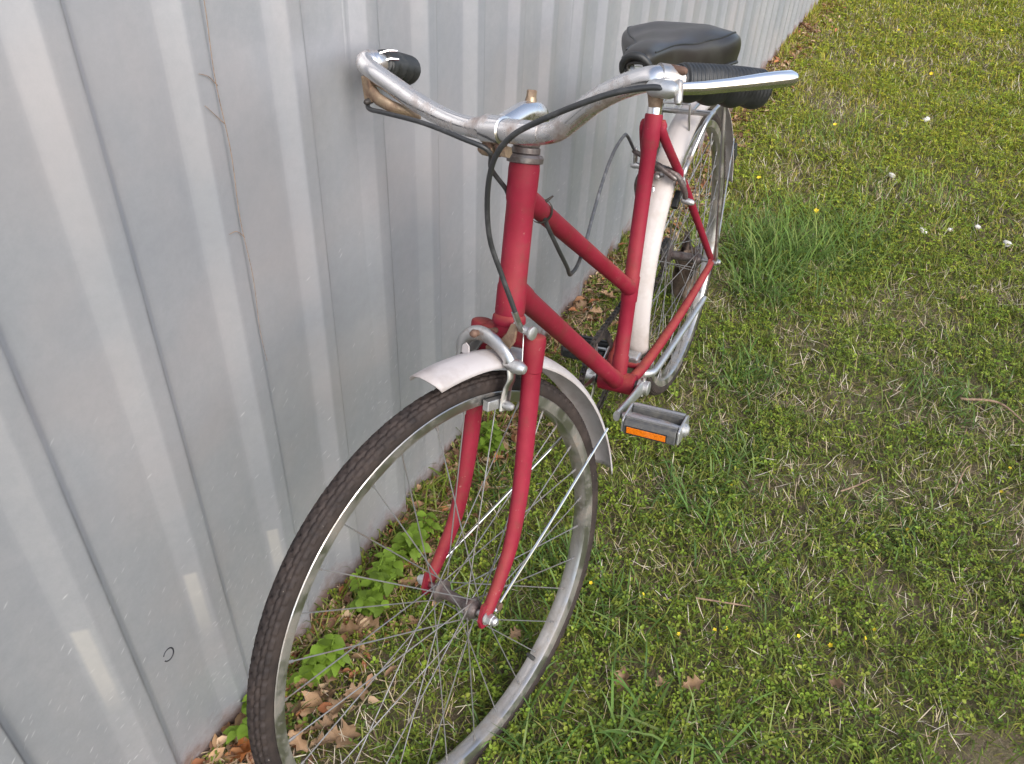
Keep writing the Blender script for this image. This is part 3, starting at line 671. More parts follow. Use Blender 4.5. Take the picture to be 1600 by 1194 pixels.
for s in (-1, 1):
    part('saddle_rail', sweep(spline([A(.395, s*.010, .862), A(.36, s*.018, .845), A(.30, s*.022, .826), A(.25, s*.024, .826), A(.19, s*.040, .826), A(.150, s*.058, .830)], 5), .0038, 8), STEEL, sad)
    tt = np.linspace(0, 1, 90); hel = np.stack([.145+.017*np.cos(tt*8*math.pi), s*.066+.017*np.sin(tt*8*math.pi), .800+.045*tt], 1)
    part('spring', sweep(hel, .0026, 6), STEEL, sad)
part('pan', join(boxm(A(.390, .002, .868), X3, Y3, Z3, .010, .008, .003)), CHROME2, sad, False, bev=.001)

# ---- rear rack
rack = part('rear_rack', sweep(spline([A(.112, -.055, .7015), A(-.10, -.058, .697), A(-.20, -.057, .694), A(-.235, -.040, .693), A(-.240, 0, .693), A(-.235, .040, .693), A(-.20, .057, .694), A(-.10, .058, .697), A(.040, .0575, .700), A(.112, .055, .7015)], 7), .0042, 10), STEEL, label='tubular steel rear rack')
part('cross_bar', sweep([A(.098, -.055, .7000), A(.100, 0, .701), A(.102, .055, .7020)], .0056, 12), STEEL, rack)
for xx in (-.02, -.13): part('cross_bar', sweep([A(xx, -.056, .6985), A(xx, .056, .6985)], .0036, 10), STEEL, rack)
for yy in (-.018, .018): part('rod', sweep([A(.10, yy, .702), A(-.236, yy, .694)], .0030, 8), STEEL, rack)
part('spring_clip', sweep(spline([A(.118, -.038, .692), A(.120, -.038, .716), A(.120, -.034, .721), A(.120, .012, .722), A(.119, .018, .718), A(.118, .018, .690), A(.110, .018, .655)], 4), .0022, 8), STEEL, rack)
for s in (1, -1):
    cl = staypt(.30, s)+A(.004, s*.008, -.006)
    part('strut', sweep(spline([cl, cl+A(-.004, s*.002, .022), cl+A(-.035, s*.004, .038), A(.135, s*.0545, .694), A(.085, s*.057, .7005)], 7), [.0060, .0055, .0052, .0050, .0048], 12), STEEL, rack)
    part('stay_clamp', join(boxm(cl+A(.004, s*.002, -.004), A(.6, 0, .8), Y3, A(-.8, 0, .6), .013, .004, .009)), ALLOY, rack, False, bev=.002)
    part('stay', sweep(spline([A(.030, s*.060, .700), A(.026, s*.064, .685), A(.016, s*.071, .50), A(.006, s*.075, R+.02), A(.004, s*.075, R+.010)], 6), .0042, 10), STEEL, rack)

# ---- crankset, chain, pedals
CR = A(math.cos(math.radians(18.2)), 0, math.sin(math.radians(18.2)))
ck = part('crankset', lathe_axis([(-.058, .008), (-.052, .0105), (.050, .0105), (.056, .008)], BB, Y3, 16), DARK)
ring = []
NTEETH = 46
poly_o = [(r_*math.cos(2*math.pi*(k+f)/NTEETH), r_*math.sin(2*math.pi*(k+f)/NTEETH)) for k in range(NTEETH) for f, r_ in ((0, .0885), (.3, .0945), (.55, .0945), (.85, .0885))]
V = []; F = []; m = len(poly_o)
for yy in (-.0012, .0012):
    for ro in (1, 0):
        for (px_, pz_) in poly_o:
            l = math.hypot(px_, pz_); k = 1 if ro else .076/l; V.append((BB[0]+px_*k, -.044+yy, BB[2]+pz_*k))
for i in range(m):
    j = (i+1) % m; F += [(i, j, m+j, m+i), (2*m+j, 2*m+i, 3*m+i, 3*m+j), (j, i, 2*m+i, 2*m+j), (m+i, m+j, 3*m+j, 3*m+i)]
part('chainring', (V, F), DARK, ck, False)
for k in range(5):
    a = 2*math.pi*k/5+.3; part('chainring_arm', sweep([BB+A(.012*math.cos(a), -.044, .012*math.sin(a)), BB+A(.078*math.cos(a), -.044, .078*math.sin(a))], [.007, .005], 8, rad2=.002, ref=A(-math.sin(a), 0, math.cos(a))), STEEL, ck)
for s in (1, -1):
    e = BB+CR*.168*s
    crk = part('crank_arm', join(sweep([BB+A(0, s*.050, 0)-CR*s*.012, BB+A(0, s*.050, 0)+CR*s*.02, BB+A(0, s*.053, 0)+CR*s*.09, e+A(0, s*.056, 0)-CR*s*.012, e+A(0, s*.056, 0)+CR*s*.010], [.0130, .0130, .0100, .0105, .0095], 16, rad2=[.0065, .0070, .0062, .0062, .0062], ref=np.cross(CR, Y3)),
               lathe_axis([(.042, .0140), (.062, .0140), (.0635, .012)], A(BB[0], 0, BB[2]), Y3*s, 20)), ALLOY, ck, ang=30)
    part('cotter_pin', sweep([BB+A(0, s*.051, 0)-np.cross(CR, Y3)*.018, BB+A(0, s*.051, 0)+np.cross(CR, Y3)*.020], [.0042, .0050], 10), STEEL, ck)
    # pedal
    pr_ = np.array([math.cos(math.radians(6)), 0, math.sin(math.radians(6))]); up_ = np.array([-pr_[2], 0, pr_[0]])
    o0 = e+A(0, s*.064, 0); Yc = Y3*s
    ped = part('pedal', lathe_axis([(0, .006), (.020, .0105), (.075, .0085), (.102, .006)], o0, Yc, 14), STEEL, label='grey block pedal with amber reflectors' if s > 0 else 'dark pedal on the fence side')
    for f in (1, -1):
        blk = join(prism([(-.0130, -.0135), (-.010, .0135), (.0085, .0135), (.0135, .0060), (.0135, -.0090), (.010, -.0135)], o0+Yc*.0585+pr_*f*.0235, pr_*f, up_, Yc, .090))
        part('tread_block', blk, PEDALR if s > 0 else BLACKR, ped, False, bev=.0015)
        part('tread_rib', prism([(-.003, -.0020), (-.003, .0020), (.003, .0020), (.003, -.0020)], o0+Yc*.0585+pr_*f*.0205+up_*.0150, pr_, up_, Yc, .090), ALLOY if s > 0 else BLACKR, ped, False)
        if s > 0: part('amber_reflector', boxm(o0+Yc*.0535+pr_*f*.0373+up_*-.0015, Yc, up_, pr_*f, .034, .0060, .0012), AMBER, ped, False, bev=.0005)
        part('reflector_frame', boxm(o0+Yc*.0535+pr_*f*.0369+up_*-.0015, Yc, up_, pr_*f, .0362, .0078, .0010), BLACKR, ped, False)
    for yy in (.010, .107):
        part('end_plate', prism([(-.034, -.011), (-.031, .012), (-.018, .0165), (.018, .0165), (.031, .012), (.034, -.011), (.018, -.0150), (-.018, -.0150)], o0+Yc*yy, pr_, up_, Yc, .0045), ALLOY if s > 0 else DARK, ped, False, bev=.0018)
    part('dust_cap', lathe_axis([(.107, .012), (.114, .011), (.118, .006)], o0, Yc, 16), ALLOY, ped)
# rear sprocket and chain
sprk = part('sprocket', join(lathe_axis([(-.046, .012), (-.046, .031), (-.043, .033), (-.041, .031), (-.034, .024), (-.033, .012)], A(0, 0, R), Y3, 30)), DARK, rw)
r1, r2 = .092, .034; c1 = A(BB[0], -.044, BB[2]); c2 = A(0, -.044, R); dv = c2-c1; L = np.linalg.norm(dv); base = math.atan2(dv[2], dv[0]); be = math.acos((r1-r2)/L)
def on(c, r, a): return A(c[0]+r*math.cos(a), -.044, c[2]+r*math.sin(a))
pts = [on(c1, r1, base+be+(2*math.pi-2*be)*i/40) for i in range(41)]
t0 = pts[-1]; t1 = on(c2, r2, base-be)
pts += [t0+(t1-t0)*f+A(0, 0, -.006*math.sin(math.pi*f)) for f in np.linspace(.05, .95, 24)]
pts += [on(c2, r2, base-be+2*be*i/16) for i in range(17)]
t0 = pts[-1]; t1 = pts[0]; pts += [t0+(t1-t0)*f for f in np.linspace(.05, .95, 24)]
# resample to links
pts = np.array(pts+[pts[0]]); seg = np.linalg.norm(np.diff(pts, axis=0), axis=1); cum = np.concatenate([[0], np.cumsum(seg)]); nl = int(cum[-1]/.0127); q = np.linspace(0, cum[-1], nl+1)
LP = np.stack([np.interp(q, cum, pts[:, k]) for k in range(3)], 1)
chain = []
for i in range(nl):
    a, b = LP[i], LP[i+1]; dd = (b-a)/np.linalg.norm(b-a); z_ = np.cross(dd, Y3); wy = .0042 if i % 2 else .0030
    for s in (-1, 1): chain.append(boxm((a+b)/2+Y3*s*wy, dd, Y3, z_, .0085, .0006, .0038))
    chain.append(lathe_axis([(-.004, .0038), (.004, .0038)], a, Y3, 6))
part('chain', join(*chain), DARK, None, False)['kind'] = 'stuff'

# ---- kickstand folded back along the left chain stay
ks = part('kickstand', sweep(spline([A(.375, .028, .262), A(.362, .040, .258), A(.340, .046, .256), A(.25, .052, .256), A(.10, .058, .250), A(.015, .060, .246)], 6), [.0085, .0080, .0075, .0072, .0068, .0058], 14, rnd=True), ALLOY, label='dull alloy kickstand folded back')
part('stand_bracket', join(boxm(A(.378, .012, .268), X3, Y3, Z3, .016, .022, .018), boxm(A(.380, 0, .300), X3, Y3, Z3, .014, .022, .008)), ALLOY, ks, False, bev=.004)

# ================================================================== VEGETATION
def scatter(n, x0, x1, y0, y1):
    x = rng.uniform(x0, x1, n); y = rng.uniform(y0, y1, n); k = y > fence_y(x)-.012
    keep = np.ones(n)                              # trodden, nearly bare places
    for (bx, by, br, st_) in BARE: keep *= 1-st_*np.exp(-((x-bx)**2+(y-by)**2)/br**2*(.6+.8*vnoise(x, y, 14.)))
    k &= rng.random(n) < keep
    return x[k], y[k]
BARE = [(.76, .76, .11, .95), (.45, .56, .055, .85), (.16, .47, .05, .7), (.62, .36, .05, .6), (-.10, .45, .10, .55), (-.28, .68, .09, .6), (.30, .30, .05, .5), (-.55, .60, .12, .5), (.95, .02, .06, .5), (.86, .22, .05, .6), (-1.6, .6, .2, .5), (-2.2, .1, .2, .5)]
GREENS = np.array([(.108, .148, .018), (.145, .188, .022), (.074, .106, .017), (.185, .215, .030), (.125, .150, .032), (.20, .19, .045)])
DRY = np.array([(.36, .29, .19), (.28, .22, .14), (.48, .42, .31), (.22, .155, .10), (.42, .34, .22), (.50, .45, .36)])
def palette(pal, n, jit=.22):
    c = pal[rng.integers(0, len(pal), n)]*1.18*(1+jit*(rng.random((n, 1))-.5)*2)
    return c*(1+.10*(rng.random((n, 3))-.5))
def far_tint(c, x):                     # the lawn turns yellower towards the far end
    k = np.clip((-x-.2)/2.2, 0, 1)[:, None]; return c*(1-k)+(c*A(1.62, 1.38, .9))*k
class Blades:
    def __init__(s): s.V = []; s.C = []; s.n = 0
    def add(s, x, y, ln, wd, tilt, c, flat=False, z0=None, curl=1.0):
        n = len(x); az = rng.uniform(0, 2*math.pi, n); fz = rng.uniform(0, 2*math.pi, n) if not flat else az+math.pi/2
        dx, dy = np.cos(az), np.sin(az); sx, sy = -np.sin(az), np.cos(az)
        z = (gz(x, y) if z0 is None else z0)
        pts = []
        # curved centre line in 3 steps
        px, py, pz = x.copy(), y.copy(), z.copy()
        P = [np.stack([px, py, pz], 1)]
        for k, f in enumerate((.38, .34, .28)):
            a = tilt+curl*np.array([0., .30, .65])[k]*(1 if not flat else rng.uniform(-.4, .2, n))
            px = px+dx*np.sin(a)*ln*f; py = py+dy*np.sin(a)*ln*f; pz = pz+np.cos(a)*ln*f
            P.append(np.stack([px, py, np.maximum(pz, z*0+gz(px, py)+.001)], 1))
        side = np.stack([sx, sy, np.zeros(n)], 1)
        tw = rng.uniform(-.5, .5, n); side = side*np.cos(tw)[:, None]+np.stack([np.zeros(n), np.zeros(n), np.sin(tw)], 1)
        w0, w1, w2 = wd*.40, wd*.5, wd*.38
        arr = np.stack([P[0]-side*w0[:, None], P[0]+side*w0[:, None], P[1]-side*w1[:, None], P[1]+side*w1[:, None], P[2]-side*w2[:, None], P[2]+side*w2[:, None], P[3]], 1)
        s.V.append(arr.reshape(-1, 3)); s.C.append(np.repeat(c, 7, axis=0)); s.n += n
    def build(s, name, mat, **kw):
        b = (np.arange(s.n)*7)[:, None]
        idx = (b+np.array([0, 1, 3, 2, 2, 3, 5, 4, 4, 5, 6])).ravel(); sizes = np.tile([4, 4, 3], s.n)
        return big_mesh(name, np.concatenate(s.V), sizes, idx, mat, np.concatenate(s.C), **kw)
class Leaflets:
    def __init__(s): s.V = []; s.C = []; s.n = 0
    def add(s, c0, az, tilt, ln, wd, c, fold=.25):
        n = len(az); dr = np.stack([np.cos(az)*np.cos(tilt), np.sin(az)*np.cos(tilt), np.sin(tilt)], 1); sd = np.stack([-np.sin(az), np.cos(az), np.zeros(n)], 1); up = np.cross(dr, sd)
        roll = rng.uniform(-.5, .5, n); s2 = sd*np.cos(roll)[:, None]+up*np.sin(roll)[:, None]; u2 = np.cross(dr, s2)
        L, W = ln[:, None], wd[:, None]
        p = lambda a, b, h: c0+dr*L*a+s2*W*b+u2*W*h
        arr = np.stack([p(0, 0, 0), p(.30, .40, fold), p(.66, .40, fold), p(1., 0, -.1), p(.66, -.40, fold), p(.30, -.40, fold)], 1)
        s.V.append(arr.reshape(-1, 3)); s.C.append(np.repeat(c, 6, axis=0)); s.n += n
    def build(s, name, mat, **kw):
        b = (np.arange(s.n)*6)[:, None]; idx = (b+np.array([0, 1, 2, 3, 0, 3, 4, 5])).ravel()
        return big_mesh(name, np.concatenate(s.V), np.full(s.n*2, 4), idx, mat, np.concatenate(s.C), **kw)

gb, sb, cl = Blades(), Blades(), Leaflets()
ZONES = [(-1.0, 2.0, -.36, 1.5, 1.0, 1.0), (-2.8, -1.0, -.34, 1.6, .62, 1.25), (-5.8, -2.8, -.30, 1.9, .34, 1.8)]
def patch(x, y): return .30*vnoise(x, y, 3.1)+.40*vnoise(x+9, y-4, 9.)+.30*vnoise(x-3, y+7, 23.)   # high = clover, low = thatch
for (x0, x1, y0, y1, dens, sz) in ZONES:
    ar = (x1-x0)*(y1-y0)
    # fine turf
    x, y = scatter(int(ar*24000*dens), x0, x1, y0, y1); p = patch(x, y)
    k = rng.random(len(x)) < np.clip(.35+1.1*p, .25, 1); x, y, p = x[k], y[k], p[k]; n = len(x)
    gb.add(x, y, rng.uniform(.016, .048, n)*(.75+.5*p)*(1+.15*(sz-1)), rng.uniform(.0014, .0030, n)*sz, rng.uniform(.15, 1.25, n), far_tint(palette(GREENS, n), x))
    # straw, lying
    x, y = scatter(int(ar*11500*dens), x0, x1, y0, y1); p = patch(x, y)
    k = rng.random(len(x)) < np.clip(1.12-1.6*p, .12, .8); x, y = x[k], y[k]; n = len(x)
    sb.add(x, y, rng.uniform(.012, .048, n), rng.uniform(.0006, .0017, n)*sz, rng.uniform(.45, 1.62, n), palette(DRY, n), flat=True, z0=gz(x, y)+rng.uniform(.001, .020, n))
    # clover and medick: three leaflets on a low stalk
    x, y = scatter(int(ar*8400*dens/sz**.6), x0, x1, y0, y1); p = patch(x, y)
    k = rng.random(len(x)) < np.clip((p-.34)*4.2, .06, 1); x, y, p = x[k], y[k], p[k]; n = len(x)
    hgt = rng.uniform(.008, .036, n)*(.6+.7*p); a0 = rng.uniform(0, 2*math.pi, n); c = far_tint(palette(np.array([(.108, .165, .015), (.148, .208, .020), (.076, .122, .017), (.190, .230, .028)]), n, .28), x)
    tl = rng.uniform(-.15, .5, n); ln = rng.uniform(.0042, .0095, n)*sz**.8
    c0 = np.stack([x, y, gz(x, y)+hgt], 1)
    for q_ in range(3):
        cl.add(c0+np.stack([np.cos(a0+q_*2.09), np.sin(a0+q_*2.09), np.zeros(n)], 1)*.0012, a0+q_*2.09+rng.uniform(-.25, .25, n), tl+rng.uniform(-.3, .3, n), ln, ln*rng.uniform(.55, .95, n), c*(1+.12*(rng.random((n, 1))-.5)))
# longer coarse tufts where the photograph shows them  (x, y, spread, count, length)
TUFTS = [(-.72, .10, .20, 650, .15), (-.95, .22, .20, 420, .13), (-.50, .13, .14, 320, .12), (-.80, .30, .16, 240, .09), (.98, .24, .10, 75, .12), (.93, .36, .10, 45, .10), (.78, .12, .09, 90, .09), (.72, -.02, .09, 130, .085), (.92, -.08, .08, 80, .09), (.42, .16, .10, 150, .08), (.25, .22, .10, 140, .075),
         (.30, .55, .12, 90, .07), (-.05, .16, .10, 180, .085), (1.05, .06, .07, 50, .10), (1.19, -.30, .04, 22, .09), (.55, .30, .10, 70, .08), (.60, -.24, .05, 50, .09), (-.2, .62, .16, 160, .08), (-1.4, .45, .25, 260, .09), (-1.9, .15, .3, 260, .09), (-2.6, .7, .4, 300, .09)]
for (tx, ty, spd, cnt, ln) in TUFTS:
    x = tx+rng.normal(0, spd*.5, cnt); y = ty+rng.normal(0, spd*.5, cnt); k = y > fence_y(x)-.005; x, y = x[k], y[k]; n = len(x)
    wide = .0052 if ln > .1 and tx > .5 else .0036
    gb.add(x, y, rng.uniform(.55, 1.1, n)*ln, rng.uniform(.6, 1.1, n)*wide, rng.uniform(.25, 1.05, n), far_tint(palette(np.array([(.075, .140, .026), (.105, .175, .036), (.055, .105, .022), (.14, .19, .05)]), n), x))
# coarser cover beyond the lawn in view
for (x0, x1, y0, y1, cnt) in ((-14, -5.8, -.3, 6, 26000), (-5.8, 6, 1.6, 6, 36000), (2.0, 5, -.36, 1.6, 9000)):
    x, y = scatter(cnt, x0, x1, y0, y1); n = len(x)
    gb.add(x, y, rng.uniform(.03, .07, n), rng.uniform(.006, .014, n), rng.uniform(.2, 1.2, n), far_tint(palette(GREENS, n), x))
    x, y = scatter(cnt//3, x0, x1, y0, y1); n = len(x)
    sb.add(x, y, rng.uniform(.03, .08, n), rng.uniform(.005, .010, n), rng.uniform(1., 1.6, n), palette(DRY, n), flat=True, z0=gz(x, y)+.01)
# litter strip along the foot of the fence
x = rng.uniform(-5.5, 1.9, 9000); y = fence_y(x)+np.abs(rng.normal(0, .05, 9000))-.012; n = len(x)
sb.add(x, y, rng.uniform(.015, .06, n), rng.uniform(.0012, .0035, n), rng.uniform(1., 1.62, n), palette(DRY*A(.8, .68, .6), n), flat=True, z0=gz(x, y)+rng.uniform(.001, .02, n))
x = rng.uniform(-5.5, 1.6, 5200); k = vnoise(x, x*0, 7.)+.25*vnoise(x, x*0+5, 23.) > .58; x = x[k]; y = fence_y(x)+rng.uniform(-.008, .05, len(x)); n = len(x)
gb.add(x, y, rng.uniform(.03, .10, n), rng.uniform(.002, .0042, n), rng.uniform(.1, .8, n), far_tint(palette(GREENS, n), x))
# broken brown leaf litter along the foot of the fence
lt = Leaflets()
xl = np.concatenate([rng.uniform(.25, 1.5, 1500), rng.uniform(-5., .25, 2600)]); yl = fence_y(xl)+np.abs(rng.normal(0, .055, len(xl)))-.005; n = len(xl)
ll = rng.uniform(.008, .032, n)*np.where(xl < -.8, 1.2, 1.)
lt.add(np.stack([xl, yl, gz(xl, yl)+rng.uniform(.004, .026, n)], 1), rng.uniform(0, 6.28, n), rng.uniform(-.5, .6, n), ll, ll*rng.uniform(.3, .7, n), palette(np.array([(.22, .12, .06), (.32, .20, .11), (.14, .075, .045), (.38, .27, .17), (.26, .11, .05)]), n, .3), fold=.4)
lt.build('leaf_litter', STRAWM, kind='stuff', label='broken brown leaf litter along the fence foot', category='leaf litter')
gb.build('lawn_grass', LEAF, kind='stuff', label='short green lawn grass with longer tufts', category='grass')
sb.build('dry_straw', STRAWM, kind='stuff', label='dry tan straw matted in the lawn', category='straw')
cl.build('clover', LEAF, kind='stuff', label='low green clover leaves covering the lawn', category='clover')

# ---- broad-leaved weeds at the foot of the fence
def leaf_mesh(name, outline, mat, bend=.25, fold=.18, cols=1):
    """outline: list of (along, halfwidth) ; midrib folded, tip bent"""
    V = []; F = []
    for (a, h_) in outline:
        z = -bend*a*a
        for s in (-1, 0, 1): V.append((a, s*h_, z+fold*abs(s)*h_))
    for i in range(len(outline)-1):
        for j in range(2): F.append((i*3+j, i*3+j+1, (i+1)*3+j+1, (i+1)*3+j))
    me = bpy.data.meshes.new(name); me.from_pydata(V, [], F); me.materials.append(mat)
    me.polygons.foreach_set('use_smooth', [True]*len(me.polygons)); return me
WL = [leaf_mesh('weed_leaf', [(0, .02), (.15, .20), (.35, .36), (.55, .37), (.75, .25), (.92, .09), (1, .01)], WEEDM, b_, .3) for b_ in (.15, .4, .7)]
def inst(name, me, loc, rot, sc, parent=None, **kw):
    o = bpy.data.objects.new(name, me); COL.objects.link(o); o.location = loc; o.rotation_euler = rot; o.scale = sc if hasattr(sc, '__len__') else (sc,)*3
    if parent: o.parent = parent
    for k, v in kw.items(): o[k] = v
    return o
WEEDS = [(.962, -.292, .120, 5, 'leafy bright green weed behind the front wheel spokes, tallest at the fence foot'),
         (.808, -.285, .085, 4, 'leafy green weed at the fence foot between the fork and fence'),
         (1.108, -.292, .085, 4, 'small leafy weed low behind the tyre near dead leaves'),
         (1.232, -.322, .075, 2, 'sparse green weed beside the tyre at the bottom of the fence'),
         (.885, -.305, .07, 3, 'short leafy weed tucked against a fence rib behind the wheel'),
         (.50, -.285, .07, 3, 'small weed at the fence foot behind the down tube')]
for (wx, wy, hh, ns, lab) in WEEDS:
    ns += 6; hh *= 1.2
    e = empty('leafy_weed', (wx, wy, float(gz(wx, wy))), lab, 'weed', 'leafy weeds at the fence foot')
    for s_ in range(ns):
        a = 2*math.pi*s_/ns+random.uniform(-.5, .5); tl = random.uniform(.15, .6); L_ = hh*random.uniform(.65, 1.05)
        top = A(math.cos(a)*math.sin(tl)*L_, abs(math.sin(a))*math.sin(tl)*L_*.8, math.cos(tl)*L_); midp = top*.5+A(0, 0, L_*.06)
        base = A(random.uniform(-.012, .012), random.uniform(-.008, .012), 0)
        mk('stem', *sweep([base, base+midp, base+top], [.0018, .0015, .0010], 6), WEEDM, e)
        for f in (.3, .48, .66, .82, .98):
            for sgn in (0, 1):
                aa = a+math.pi*sgn+f*2.6+random.uniform(-.4, .4); p_ = base+(midp*2*f if f < .5 else midp+(top-midp)*(f-.5)*2)
                inst('leaf', WL[random.randrange(3)], tuple(p_), (random.uniform(-.3, .3), -random.uniform(-.1, .5), aa), random.uniform(.012, .025)*(.8+.3*f), e)

# ---- dead leaves (lobed oak leaves), each on its own
def oak(name, mat, seed):
    rr_ = random.Random(seed); V = []; F = []; n = 15
    for i in range(n):
        a = i/(n-1); base = math.sin(math.pi*min(1, a*.92+.06))**.7*.30; lob = 1+.42*math.sin(a*math.pi*6+.6+rr_.uniform(-.3, .3)); h_ = max(.012, base*lob)
        if a < .12: h_ = .014
        cu = rr_.uniform(.02, .09)
        for s in (-1, -.5, 0, .5, 1):
            V.append((a-.5, s*h_*(1+rr_.uniform(-.1, .1)), .26*(a-.5)**2*rr_.uniform(.5, 1.2)+.55*abs(s)**2*h_*rr_.uniform(.4, 1.2)+cu*math.sin(a*9+s*2)*.6))
    for i in range(n-1):
        for j in range(4): F.append((i*5+j, i*5+j+1, (i+1)*5+j+1, (i+1)*5+j))
    me = bpy.data.meshes.new(name); me.from_pydata(V, [], F); me.materials.append(mat); me.polygons.foreach_set('use_smooth', [True]*len(me.polygons)); return me
OAK = [oak('dead_leaf', DEADM, s_) for s_ in range(6)]; OAKO = oak('dead_leaf', DEADO, 9)

ORD = ['leftmost', 'second from left', 'third from left', 'fourth from left', 'fifth from left', 'sixth from left', 'seventh from left', 'eighth from left', 'ninth from left', 'tenth from left', 'eleventh from left', 'twelfth from left', 'thirteenth from left']
def leafset(pos, label, group, cat='leaf', mat=None):
    def across(p):
        v = A(p[0], p[1], .02)-CAMP; return (v@rr)/(v@d)
    pos = sorted(pos, key=across); base_label = label
    for li, (lx, ly, sz) in enumerate(pos):
        if len(pos) > 1: label = base_label+', '+('rightmost' if li == len(pos)-1 else ORD[li])
        ly = max(ly, float(fence_y(lx))+.012)
        inst('dead_leaf', mat or OAK[random.randrange(6)], (lx, ly, float(gz(lx, ly))+random.uniform(.018, .034)), (random.uniform(-.6, .6), random.uniform(-.6, .6), random.uniform(0, 6.28)), (sz/1000*.78, sz/1000*random.uniform(.5, .9), sz/1000),
             label=label, category=cat, group=group)
leafset([(1.135, -.295, 75), (1.142, -.25, 70), (1.189, -.278, 60), (1.181, -.189, 75), (1.183, -.229, 55), (1.221, -.245, 60), (1.16, -.262, 65), (1.205, -.205, 55), (1.15, -.222, 60), (1.10, -.27, 50), (1.225, -.29, 50), (1.11, -.215, 55), (1.20, -.255, 50)], 'tan dead leaf in the drift behind the lower front wheel', 'dead leaves behind the lower front wheel')
leafset([(1.02, -.286, 65), (.989, -.267, 60), (.869, -.296, 65), (.879, -.251, 50), (.843, -.315, 60), (.951, -.208, 55)], 'tan dead leaf among weeds seen through the front spokes', 'dead leaves among the weeds behind the spokes')
leafset([(.561, -.33, 60), (.596, -.301, 60), (.52, -.302, 55), (.604, -.235, 45), (.5, -.32, 50), (.49, -.30, 40)], 'dry dead leaf at the fence foot behind the fork', 'dead leaves at the fence behind the fork')
leafset([(-.197, -.259, 60), (-.123, -.263, 55), (-.102, -.205, 45), (-.118, -.304, 50)], 'dry dead leaf between the fence and the seat tube', 'dead leaves between fence and seat tube')
leafset([(-1.956, -.19, 50), (-2.407, -.225, 60), (-2.753, -.198, 60), (-1.752, -.253, 55), (-1.5, -.168, 45), (-3.256, -.203, 60), (-.8, -.277, 40), (-2.1, -.26, 60), (-1.2, -.25, 55), (-2.9, -.25, 60), (-3.5, -.23, 60)], 'brown dead leaf along the far fence foot', 'dead leaves along the far fence')
leafset([(1.262, -.300, 110)], 'orange brown dead leaf at the bottom left beside the tyre', 'orange dead leaf', mat=OAKO)
leafset([(.892, .171, 60)], 'brown dead leaf on the lawn right of the front tyre, nearest the wheel', 'dead leaves on the lawn')
leafset([(.871, .232, 45)], 'small brown dead leaf on the lawn, middle of three in a row', 'dead leaves on the lawn')
leafset([(.854, .28, 50)], 'brown dead leaf on the lawn, farthest right of three in a row', 'dead leaves on the lawn')
leafset([(.743, .496, 38)], 'small pale dead leaf alone on the lawn at lower right', 'dead leaves on the lawn')
leafset([(.897, -.027, 35)], 'small tan dead leaf under the front hub by the rim', 'dead leaves on the lawn')
leafset([(-.713, .65, 40)], 'small brown dead leaf on the lawn at the right edge', 'dead leaves on the lawn')

# ---- pale pebbles
def pebble(loc, r, label):
    r *= .72
    V = []; F = []; n, m = 12, 7; q = [random.uniform(.8, 1.2) for _ in range(n*m)]
    for i in range(m):
        ph = math.pi*i/(m-1)
        for k in range(n):
            a = 2*math.pi*k/n; f = r*(1+.12*math.sin(a*2+ph*3+r*900)+.06*q[i*n+k]); V.append((f*1.25*math.sin(ph)*math.cos(a), f*math.sin(ph)*math.sin(a), f*.7*math.cos(ph)))
    for i in range(m-1):
        for k in range(n): F.append((i*n+k, i*n+(k+1) % n, (i+1)*n+(k+1) % n, (i+1)*n+k))
    o = mk('pebble', V, F, STONE, None, label=label, cat='stone', group='pale pebbles on the lawn'); o.location = (*loc, float(gz(*loc))+.014); o.rotation_euler = (random.uniform(-.3, .3), random.uniform(-.3, .3), random.uniform(0, 6))
for loc, r, lab in [((-2.242, .453), .020, 'white pebble high on the lawn, farthest from the bicycle'), ((-1.518, .377), .016, 'small white pebble on the lawn, leftmost of the group'), ((-1.119, .513), .016, 'pale oval pebble in the row of four, at its left end'),
                    ((-1.254, .68), .014, 'pale pebble in the row of four, upper right'), ((-1.165, .769), .017, 'pale pebble nearest the right edge of the lawn'), ((-1.186, .597), .012, 'smallest grey white pebble, second in the row of four')]: pebble(loc, r, lab)

# ---- twigs and bark
def twig(pts, r, label):
    c = np.array(pts[0], float); P_ = [A(p[0]-c[0], p[1]-c[1], p[2]+.022) for p in pts]
    o = mk('twig', *sweep(spline(P_, 6), [r, r*.9, r*.5], 8, rnd=True), TWIG, None, label=label, cat='twig', group='dry twigs on the lawn'); o.location = (c[0], c[1], float(gz(c[0], c[1])))
twig([(.255, .44, .002), (.23, .465, .006), (.190, .497, .010)], .0022, 'short straight dry twig on the lawn right of the pedal')
twig([(-.20, .66, .004), (-.215, .74, .012), (-.17, .80, .006)], .0032, 'curved grey twig near the right edge of the lawn')
twig([(.155, .66, .000), (.165, .655, .035), (.14, .66, .062), (.115, .672, .060)], .0016, 'thin dark twig curving upright among the clover')
twig([(.68, .235, .004), (.665, .30, .008), (.655, .33, .006)], .0018, 'pale bent straw twig on the lawn at lower centre')
def bark():
    V = []; F = []; n, m = 18, 16
    for i in range(m):
        f = i/(m-1)
        for k in range(n):
            a = 2*math.pi*k/n; rad = 1+.16*math.sin(a*7+.8*math.sin(f*5))+.08*random.uniform(-1, 1)
            tp = 1 if f < .85 else 1-.25*(f-.85)/.15*(1+math.sin(a*3))
            V.append((.038*rad*math.cos(a)+.02*f, .030*rad*math.sin(a), f*.24*tp+.012*math.sin(a*2)*f))
    for i in range(m-1):
        for k in range(n): F.append((i*n+k, i*n+(k+1) % n, (i+1)*n+(k+1) % n, (i+1)*n+k))
    F.append(tuple((m-1)*n+k for k in range(n)))
    o = mk('wood_stump', V, F, BARK, None, label='short rough brown wood stump behind the rear wheel', cat='stump'); o.location = (-.345, -.085, -.02); o.rotation_euler = (0, .05, .3)
bark()

